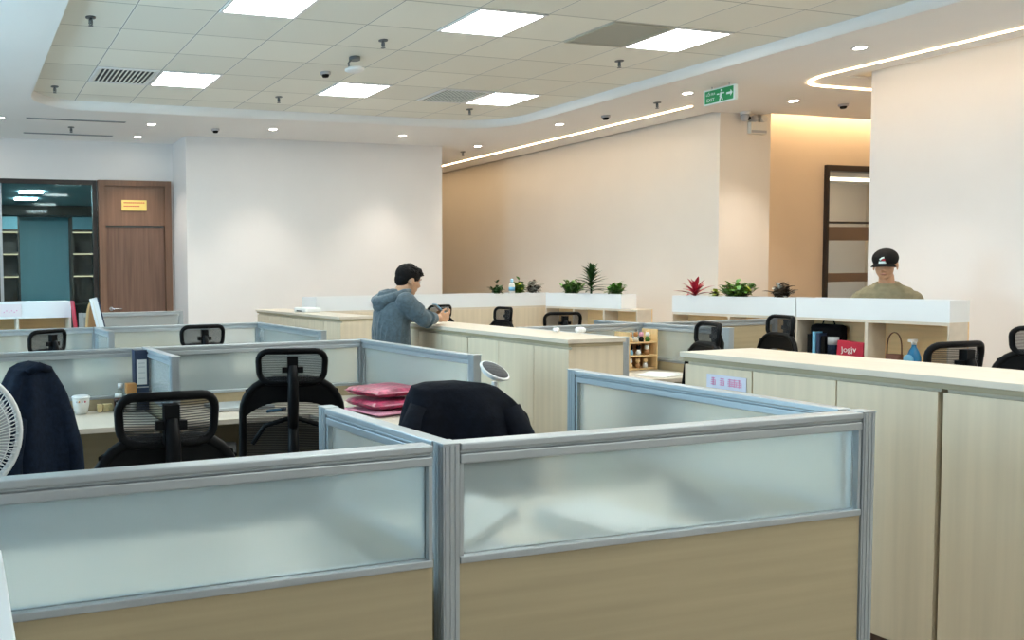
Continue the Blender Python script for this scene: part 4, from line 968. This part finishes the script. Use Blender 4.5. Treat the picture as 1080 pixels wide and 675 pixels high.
# ------------------------------------------------------------------ plants in the planters
PZ = 1.1862
def leafblade(m, base, dirv, L, w, droop=0.35, n=5, fold=0.15):
    d_ = Vector(dirv).normalized(); side = d_.cross(Vector((0, 0, 1)))
    if side.length < 1e-3: side = Vector((1, 0, 0))
    side.normalize(); vs = []; fs = []
    for i in range(n + 1):
        f = i / n; p = Vector(base) + d_ * L * f + Vector((0, 0, -droop * L * f * f)); ww = w * math.sin(PI * min(0.98, 0.12 + 0.86 * f)) ** 0.8
        nrm = side.cross(d_).normalized()
        vs += [p - side * ww / 2 + nrm * ww * fold, p - nrm * 0.0006, p + side * ww / 2 + nrm * ww * fold]
    for i in range(n): a = 3 * i; fs += [(a, a + 1, a + 4, a + 3), (a + 1, a + 2, a + 5, a + 4)]
    m.add(vs, fs, True)
def plant(name, label, loc, kind, mat, h, spread, n, seed, mat2=None):
    h *= 1.25; spread *= 1.12
    rnd = random.Random(seed); t = thing(name, label, 'plant', loc, rnd.uniform(0, 6), 'small plants in the planters')
    stem = MB(); m = MB(); m2 = MB()
    if kind == 'rosette':
        for k in range(n):
            a = 2.4 * k; el = R(75 - 60 * (k / n)); 
            leafblade(m if k % 3 or not mat2 else m2, (0, 0, 0.02 + h * 0.25 * (1 - k / n)), (math.cos(a) * math.cos(el), math.sin(a) * math.cos(el), math.sin(el)), h * rnd.uniform(0.7, 1.0) * (0.75 + 0.25 * spread), 0.028 * (h / 0.15), 0.25)
        stem.tube([(0, 0, 0), (0, 0, h * 0.35)], [0.012, 0.006], 6)
    elif kind == 'spiky':
        stem.tube([(0, 0, 0), (0.005, 0, h * 0.5), (0, 0.01, h * 0.8)], [0.012, 0.009, 0.005], 6)
        for k in range(n):
            f = k / n; a = 2.4 * k; el = R(10 + 62 * f + rnd.uniform(-8, 8)); z = h * (0.12 + 0.60 * f)
            leafblade(m, (0, 0, z), (math.cos(a) * math.cos(el), math.sin(a) * math.cos(el), math.sin(el)), spread * (1.0 - 0.25 * f) * rnd.uniform(0.8, 1.1), 0.032, 0.25)
    else:  # bushy: stems with many small oval leaves
        for k in range(n):
            a = rnd.uniform(0, 6.28); r_ = spread * math.sqrt(rnd.random()); hh = h * rnd.uniform(0.5, 1.0) * (1 - 0.35 * r_ / spread)
            tip = Vector((r_ * math.cos(a), r_ * math.sin(a), hh)); stem.tube([(0.2 * tip.x, 0.2 * tip.y, 0), (0.7 * tip.x, 0.7 * tip.y, hh * 0.55), tip], 0.0025, 5)
            for q in range(7):
                f = 0.3 + 0.7 * q / 6; b = Vector((tip.x * f, tip.y * f, hh * f)); a2 = rnd.uniform(0, 6.28); el = R(rnd.uniform(-5, 60))
                leafblade(m if rnd.random() > 0.18 or not mat2 else m2, b, (math.cos(a2) * math.cos(el), math.sin(a2) * math.cos(el), math.sin(el)), rnd.uniform(0.05, 0.08), 0.042, 0.2, 3)
    stem.build('stem', leaf_b if kind != 'spiky' else leaf_d, t); m.build('foliage', mat, t)
    if mat2 and m2.v: m2.build('accent_foliage', mat2, t)
    return t
plant('small_plant', 'tiny green plant at the left end of the long far planter', (6.18, 8.80, PZ), 'bushy', leaf_d, 0.13, 0.06, 10, 1)
plant('small_plant', 'green and yellow leaved plant right of the water bottle', (6.50, 8.80, PZ), 'bushy', leaf_g, 0.17, 0.06, 20, 2, leaf_y)
plant('small_plant', 'silvery grey leaved plant on the corner of the far planters', (6.69, 8.79, PZ), 'bushy', leaf_s, 0.17, 0.07, 26, 3, leaf_b)
plant('small_plant', 'round bushy green plant left of the tall spiky plant', (6.70, 8.10, PZ), 'bushy', leaf_g, 0.17, 0.11, 28, 4)
plant('dracaena', 'tall dark spiky plant in the far planter', (6.70, 7.80, PZ), 'spiky', leaf_d, 0.30, 0.20, 60, 5)
plant('small_plant', 'small green plant at the right end of the far planter', (6.70, 7.42, PZ), 'bushy', leaf_g, 0.14, 0.08, 16, 6)
plant('bromeliad', 'red leaved plant in the near planter', (6.60, 6.30, PZ), 'rosette', leaf_r, 0.17, 1.0, 20, 7)
plant('small_plant', 'sprig with a lime green tip right of the red plant', (6.60, 6.06, PZ), 'bushy', leaf_y, 0.07, 0.03, 4, 8, leaf_b)
plant('small_plant', 'dense bright green plant in the middle of the near planter', (6.60, 5.84, PZ), 'bushy', leaf_g, 0.14, 0.13, 40, 9, leaf_y)
plant('small_plant', 'dark twiggy brown plant at the right of the near planter', (6.60, 5.42, PZ), 'bushy', leaf_b, 0.14, 0.08, 20, 10, leaf_s)
t = thing('water_bottle', 'blue and white plastic bottle standing in the far planter', 'bottle', (6.43, 9.04, PZ))
t.location = (6.36, 8.76, PZ)
MB().lathe([(0.0, 0), (0.034, 0.0), (0.036, 0.02), (0.036, 0.055)], n=18, caps=False).lathe([(0.036, 0.1), (0.034, 0.13), (0.012, 0.155), (0.0, 0.155)], n=18, caps=False).build('body', cream, t)
MB().cyl(0, 0, 0.055, 0.10, 0.0365).build('label', blue_l, t)
MB().cyl(0, 0, 0.155, 0.185, 0.017).ball((0, 0, 0.185), (0.02, 0.02, 0.016), 10).build('cap', pr('sky_blue_plastic', (0.35, 0.62, 0.80), 0.4), t)

# ------------------------------------------------------------------ people
def loft(m, rows, n=24):
    """rows: (x, y, z, rx, ry) horizontal elliptical sections"""
    vs = []; fs = []
    for x, y, z, rx, ry in rows:
        for k in range(n):
            a = 2 * PI * k / n; vs.append((x + rx * math.cos(a), y + ry * math.sin(a), z))
    for i in range(len(rows) - 1):
        for k in range(n): fs.append((i * n + k, i * n + (k + 1) % n, (i + 1) * n + (k + 1) % n, (i + 1) * n + k))
    fs += [tuple(reversed(range(n))), tuple(range((len(rows) - 1) * n, len(rows) * n))]
    return m.add(vs, fs, True)
def limb(m, pts, rad, n=14):
    m.tube(pts, rad, n)
    for p, r_ in zip(pts, rad if isinstance(rad, list) else [rad] * len(pts)): m.ball(p, r_, 12)
def finish(m, name, mat, parent, vox=0.008, smooth=4, **k):
    o = m.build(name, mat, parent, **k)
    rm = o.modifiers.new('remesh', 'REMESH'); rm.mode = 'VOXEL'; rm.voxel_size = vox; rm.use_smooth_shade = True
    if smooth:
        sm = o.modifiers.new('smooth', 'SMOOTH'); sm.factor = 0.5; sm.iterations = smooth
    return o
def hand(m, wrist, fwd, down, side, curl=0.6, s=1.0):
    """palm from the wrist along fwd; fingers curl toward down; thumb leaves on the side vector"""
    w = Vector(wrist); f = Vector(fwd).normalized(); d_ = Vector(down).normalized(); sd = Vector(side).normalized()
    for q in range(5):   # palm slab
        c = w + f * (0.015 + 0.018 * q) * s
        for e in (-0.026, -0.009, 0.009, 0.026): m.ball(c + sd * e * s * (0.75 + 0.07 * q), 0.0135 * s, 8)
    for i, (e, L) in enumerate(((0.029, 0.072), (0.010, 0.080), (-0.010, 0.075), (-0.028, 0.060))):
        b = w + f * 0.092 * s + sd * e * s; pts = [b]; ang = 0
        for q, l in enumerate((0.42, 0.32, 0.26)):
            ang += curl * (0.8 + 0.25 * q + 0.06 * i); pts.append(pts[-1] + (f * math.cos(ang) + d_ * math.sin(ang)) * L * l * s)
        m.tube(pts, [0.0092 * s, 0.0088 * s, 0.008 * s, 0.007 * s], 8)
        for p in pts: m.ball(p, 0.0082 * s, 8)
    b = w + f * 0.03 * s + sd * 0.032 * s; pts = [b, b + (sd * 0.6 + f * 0.7 + d_ * 0.2) * 0.036 * s, b + (sd * 0.55 + f * 1.5 + d_ * 0.55) * 0.036 * s]
    m.tube(pts, [0.0125 * s, 0.0105 * s, 0.0085 * s], 8)
    for p in pts: m.ball(p, 0.0098 * s, 8)
def head(m, c, rot, s=1.0):
    """head centred between the ears, facing local +x"""
    c = Vector(c)
    def P(x, y, z): return c + rot @ Vector((x * s, y * s, z * s))
    def B(x, y, z, r_, n=16): m.ball(P(x, y, z), tuple(q * s for q in r_), n, rot=rot)
    B(-0.008, 0, 0.030, (0.098, 0.077, 0.088), 24); B(0.030, 0, -0.020, (0.066, 0.062, 0.085), 20); B(0.050, 0, -0.078, (0.038, 0.040, 0.030)); B(0.066, 0, -0.088, (0.020, 0.022, 0.018))
    B(0.072, 0, 0.028, (0.022, 0.052, 0.014)); B(0.060, 0.036, -0.020, (0.024, 0.022, 0.022)); B(0.060, -0.036, -0.020, (0.024, 0.022, 0.022))
    m.tube([P(0.088, 0, 0.020), P(0.104, 0, -0.010), P(0.112, 0, -0.024)], [0.008 * s, 0.011 * s, 0.013 * s], 8); B(0.098, 0.010, -0.028, (0.011, 0.009, 0.008), 8); B(0.098, -0.010, -0.028, (0.011, 0.009, 0.008), 8)
    B(0.086, 0, -0.050, (0.013, 0.023, 0.007), 10); B(0.084, 0, -0.061, (0.012, 0.020, 0.007), 10)
    for q in (-1, 1):
        B(-0.006, q * 0.077, -0.006, (0.020, 0.009, 0.031), 12); B(0.004, q * 0.078, -0.030, (0.010, 0.007, 0.012), 8)
    return P
def face_details(P, s, t, rot):
    for q in (-1, 1):
        MB().ball(P(0.083, q * 0.031, 0.010), tuple(v * s for v in (0.008, 0.013, 0.0055)), 10, rot=rot).build('eye', whitep, t)
        MB().ball(P(0.0895, q * 0.031, 0.009), 0.0048 * s, 8).build('iris', black, t)
        MB().tube([P(0.090, q * 0.016, 0.030), P(0.094, q * 0.032, 0.034), P(0.082, q * 0.050, 0.028)], [0.003 * s, 0.004 * s, 0.002 * s], 6).build('eyebrow', hair_m, t)

# the man in the grey-blue hoodie, leaning on the middle worktop, looking at his phone (local +x = world +x)
t = thing('person', 'person in a grey blue hoodie leaning on the middle worktop holding a phone', 'person', (3.03, 5.61, 0), R(-4))
rot = Matrix.Rotation(R(16), 3, 'Y') @ Matrix.Rotation(R(4), 3, 'Z')
m = MB()
HP = head(m, (0.135, 0, 1.400), rot, 0.95)
limb(m, [(0.06, 0, 1.275), (0.11, 0, 1.35)], [0.060, 0.056])
loft(m, [(0.0, 0, 0.84, 0.10, 0.145), (0.0, 0, 0.93, 0.10, 0.15), (0.01, 0, 1.05, 0.09, 0.14), (0.035, 0, 1.18, 0.10, 0.16), (0.055, 0, 1.26, 0.08, 0.15), (0.07, 0, 1.30, 0.05, 0.07)])
AR = [[(0.04, -0.17, 1.245), (0.155, -0.215, 1.125), (0.325, -0.11, 1.125)], [(0.05, 0.17, 1.245), (0.17, 0.20, 1.140), (0.345, 0.05, 1.118)]]
for A_ in AR: limb(m, A_, [0.050, 0.040, 0.027])
LEGS = [[(0.0, q * 0.085, 0.86), (0.035 if q < 0 else 0.01, q * 0.10, 0.47), (-0.01 if q < 0 else -0.06, q * 0.10, 0.08)] for q in (-1, 1)]
for L_ in LEGS: limb(m, L_, [0.085, 0.055, 0.038]); m.ball((L_[2][0] + 0.06, L_[2][1], 0.045), (0.12, 0.042, 0.035), 12)
hand(m, AR[0][2], (0.9, 0.30, 0.02), (0.2, 0.6, 0.6), (0.1, 0.15, 1), 0.65, 0.92)
hand(m, AR[1][2], (0.85, -0.40, 0.02), (0.2, -0.6, 0.6), (0.1, -0.15, 1), 0.65, 0.92)
finish(m, 'body', skin, t, 0.0055, 2)
face_details(HP, 0.96, t, rot)
# hair: cap over the skull with a short front
m = MB(); c0 = HP(-0.012, 0, 0.043)
m.ball(c0, (0.098, 0.081, 0.083), 24, rot=rot); m.ball(HP(-0.05, 0, 0.0), (0.055, 0.066, 0.062), 18, rot=rot); m.ball(HP(0.050, 0, 0.085), (0.045, 0.060, 0.034), 14, rot=rot); m.ball(HP(0.082, 0, 0.075), (0.026, 0.05, 0.022), 12, rot=rot)
for q in (-1, 1): m.ball(HP(0.018, q * 0.066, 0.035), (0.022, 0.014, 0.030), 10, rot=rot)
rnd = random.Random(9)
for k in range(90):
    a = rnd.uniform(0, 6.28); e = rnd.uniform(0.15, 1.4); d_ = Vector((math.cos(a) * math.cos(e), math.sin(a) * math.cos(e), math.sin(e)))
    p = c0 + rot @ Vector((d_.x * 0.095, d_.y * 0.078, d_.z * 0.080)); q = p + rot @ Vector((d_.x * 0.01 + 0.022, d_.y * 0.012, d_.z * 0.010)); m.tube([p, q], [0.006, 0.002], 5)
finish(m, 'hair', hair_m, t, 0.004, 1)
# hoodie
m = MB()
loft(m, [(0.005, 0, 0.86, 0.135, 0.185), (0.0, 0, 0.90, 0.140, 0.190), (0.0, 0, 0.98, 0.132, 0.180), (0.0, 0, 1.08, 0.128, 0.178), (0.015, 0, 1.17, 0.135, 0.190), (0.035, 0, 1.24, 0.125, 0.185), (0.05, 0, 1.285, 0.095, 0.130), (0.07, 0, 1.315, 0.065, 0.075)])
for i, A_ in enumerate(AR):
    a, b, c_ = [Vector(p) for p in A_]; e = b + (c_ - b) * 0.62
    limb(m, [a, a + (b - a) * 0.5, b, b + (e - b) * 0.5, e], [0.076, 0.066, 0.060, 0.053, 0.046])
    for k in range(6):   # sleeve creases
        f = 0.15 + 0.14 * k; p = a + (b - a) * f if f < 0.75 else b + (e - b) * (f - 0.75) * 3
        d_ = ((b - a) if f < 0.75 else (e - b)).normalized(); u = d_.cross(Vector((0, 1, 0.3))).normalized(); v = d_.cross(u); r_ = 0.066
        m.tube([p + (u * math.cos(q) + v * math.sin(q)) * r_ + d_ * 0.012 * math.sin(3 * q + k) for q in [2 * PI * w / 14 for w in range(14)]], 0.007, 6, closed=True)
# folds on the back
rnd = random.Random(2)
for k in range(13):
    a = R(95 + 14 * k); z0 = rnd.uniform(0.88, 0.98); z1 = rnd.uniform(1.08, 1.2)
    m.tube([(0.13 * math.cos(a + 0.0), 0.182 * math.sin(a), z0), (0.131 * math.cos(a + 0.08), 0.181 * math.sin(a + 0.08), (z0 + z1) / 2), (0.01 + 0.128 * math.cos(a + 0.2), 0.180 * math.sin(a + 0.2), z1)], [0.004, 0.008, 0.003], 6)
m.tube([(0.142 * math.cos(a) + 0.0, 0.192 * math.sin(a), 0.875) for a in [2 * PI * k / 28 for k in range(28)]], 0.011, 8, closed=True)
finish(m, 'hoodie', hood_m, t, 0.007, 2)
m = MB()   # the hood lying on the back
m.tube([(0.125, -0.055, 1.325), (0.06, -0.105, 1.315), (-0.02, -0.115, 1.285), (-0.085, -0.07, 1.255), (-0.105, 0, 1.245), (-0.085, 0.07, 1.255), (-0.02, 0.115, 1.285), (0.06, 0.105, 1.315), (0.125, 0.055, 1.325)], [0.018, 0.028, 0.036, 0.042, 0.044, 0.042, 0.036, 0.028, 0.018], 12)
m.tube([(0.02, -0.07, 1.33), (-0.05, -0.06, 1.305), (-0.075, 0, 1.295), (-0.05, 0.06, 1.305), (0.02, 0.07, 1.33)], [0.015, 0.026, 0.03, 0.026, 0.015], 10)
m.ball((-0.085, 0, 1.215), (0.05, 0.09, 0.05), 14)
finish(m, 'hood', hood_m, t, 0.006, 2)
m = MB()
loft(m, [(0.0, 0, 0.80, 0.11, 0.16), (0.0, 0, 0.93, 0.112, 0.162)])
for L_ in LEGS: limb(m, L_, [0.094, 0.070, 0.056])
finish(m, 'trousers', trous, t, 0.009, 2)
for L_ in LEGS:
    m = MB(); m.ball((L_[2][0] + 0.065, L_[2][1], 0.045), (0.135, 0.048, 0.045), 16).box(L_[2][0] - 0.06, L_[2][0] + 0.18, L_[2][1] - 0.042, L_[2][1] + 0.042, 0.0, 0.02)
    finish(m, 'shoe', black, t, 0.008, 2)
p = thing('smartphone', 'phone held by the man in the grey blue hoodie', 'phone', (3.425, 5.57, 1.175), R(-10))
Mp = Matrix.Rotation(R(-48), 4, 'Y')
MB().box(-0.004, 0.004, -0.036, 0.036, -0.072, 0.072, M=Mp).build('case', blue_l, p, 0.003)
MB().box(-0.0052, -0.0041, -0.033, 0.033, -0.067, 0.067, M=Mp).build('screen', grey_p, p)

# the man in the dark cap behind the near planter (local +x faces the camera side)
t = thing('person', 'person in a dark cap and olive shirt looking down behind the near planter', 'person', (7.13, 4.93, 0), R(205))
rot = Matrix.Rotation(R(12), 3, 'Y')
m = MB(); HP = head(m, (0.065, 0, 1.470), rot, 0.98)
limb(m, [(-0.01, 0, 1.27), (0.015, 0, 1.38)], [0.058, 0.050])
loft(m, [(0.0, 0, 0.88, 0.10, 0.15), (0.0, 0, 0.98, 0.10, 0.15), (0.0, 0, 1.10, 0.10, 0.155), (0.0, 0, 1.20, 0.10, 0.145), (-0.005, 0, 1.27, 0.07, 0.09), (-0.005, 0, 1.32, 0.05, 0.055)])
AR = [[(-0.01, q * 0.165, 1.195), (0.02, q * 0.235, 1.00), (0.19, q * 0.13, 0.95)] for q in (-1, 1)]
for A_ in AR: limb(m, A_, [0.052, 0.042, 0.028])
LEGS = [[(0.0, q * 0.09, 0.90), (0.02, q * 0.10, 0.48), (-0.02, q * 0.10, 0.08)] for q in (-1, 1)]
for L_ in LEGS: limb(m, L_, [0.088, 0.058, 0.040])
hand(m, AR[0][2], (0.4, 0.8, -0.1), (0.3, 0.2, -0.9), (0.8, -0.3, 0.2), 0.4, 0.8); hand(m, AR[1][2], (0.4, -0.8, -0.1), (0.3, -0.2, -0.9), (0.8, 0.3, 0.2), 0.4, 0.8)
finish(m, 'body', skin, t, 0.005, 1); face_details(HP, 0.98, t, rot)
MB().tube([HP(0.088, -0.020, -0.056), HP(0.099, 0, -0.053), HP(0.088, 0.020, -0.056)], [0.004, 0.007, 0.004], 8).build('lips', pr('lips', (0.36, 0.15, 0.11), 0.5), t)
m = MB(); m.ball(HP(-0.03, 0, 0.015), (0.080, 0.079, 0.060), 20, rot=rot); finish(m, 'hair', hair_m, t, 0.005, 1)
m = MB()
loft(m, [(0.0, 0, 0.84, 0.125, 0.175), (0.0, 0, 0.98, 0.122, 0.172), (0.0, 0, 1.10, 0.125, 0.175), (0.0, 0, 1.19, 0.122, 0.194), (0.0, 0, 1.245, 0.112, 0.188), (-0.003, 0, 1.285, 0.094, 0.162), (-0.005, 0, 1.322, 0.068, 0.080)])
for A_ in AR:
    a, b, c_ = [Vector(p_) for p_ in A_]; limb(m, [a, a + (b - a) * 0.5, a + (b - a) * 0.85], [0.072, 0.066, 0.060])
m.tube([(0.075 * math.cos(a) - 0.002, 0.082 * math.sin(a), 1.322 - 0.018 * math.cos(a)) for a in [2 * PI * k / 20 for k in range(20)]], 0.009, 6, closed=True)
for k in range(9):
    a = R(-60 + 15 * k); m.tube([(0.125 * math.cos(a), 0.18 * math.sin(a), 1.0), (0.126 * math.cos(a * 0.9), 0.182 * math.sin(a * 0.9), 1.14), (0.09 * math.cos(a * 0.7), 0.16 * math.sin(a * 0.7), 1.26)], [0.004, 0.007, 0.003], 6)
finish(m, 'shirt', olive_m, t, 0.007, 2)
m = MB()
loft(m, [(0.0, 0, 0.80, 0.11, 0.16), (0.0, 0, 0.95, 0.112, 0.160)])
for L_ in LEGS: limb(m, L_, [0.096, 0.072, 0.058])
finish(m, 'trousers', trous, t, 0.009, 2)
for L_ in LEGS:
    m = MB(); m.ball((L_[2][0] + 0.065, L_[2][1], 0.045), (0.135, 0.048, 0.045), 16).box(L_[2][0] - 0.06, L_[2][0] + 0.18, L_[2][1] - 0.042, L_[2][1] + 0.042, 0.0, 0.02)
    finish(m, 'shoe', black, t, 0.008, 2)
m = MB(); m.ball(HP(-0.004, 0, 0.056), (0.104, 0.087, 0.080), 26, rot=rot)
# brim: thin curved plate
def brim(sg):
    def fn(u, v):
        a = R(-50 + 100 * u); r0, r1 = 0.085, 0.085 + 0.045 * math.cos(a) ** 0.5; r_ = r0 + (r1 - r0) * v
        y = r_ * math.sin(a) * 0.92; return HP(r_ * math.cos(a), y, 0.036 - 0.10 * v * 0.2 - 2.2 * y * y + sg * 0.0025)
    return fn
bm_ = MB().grid(brim(1), 18, 8).grid(brim(-1), 18, 8)
cp = finish(m, 'cap', capm, t, 0.006, 1)
bm_.build('cap_brim', capm, cp)
e = MB()
def on_cap(y, z): 
    x = 0.104 * math.sqrt(max(0, 1 - (y / 0.087) ** 2 - (z / 0.080) ** 2)); return HP(-0.004 + x + 0.002, y, 0.056 + z)
for y0, y1, z in ((-0.026, 0.022, -0.018), (-0.024, 0.018, -0.008)):
    e.tube([on_cap(y0 + (y1 - y0) * k / 6, z) for k in range(7)], 0.0055, 6)
e.build('cap_lettering', signw, cp)
MB().tube([on_cap(y, z) for y, z in ((-0.018, 0.008), (-0.004, 0.022), (0.010, 0.026))], 0.007, 6).build('cap_emblem', signw, cp)
MB().tube([on_cap(y, z) for y, z in ((0.016, 0.004), (0.004, 0.010), (-0.004, 0.004))], 0.0065, 6).build('cap_red_mark', red_m, cp)
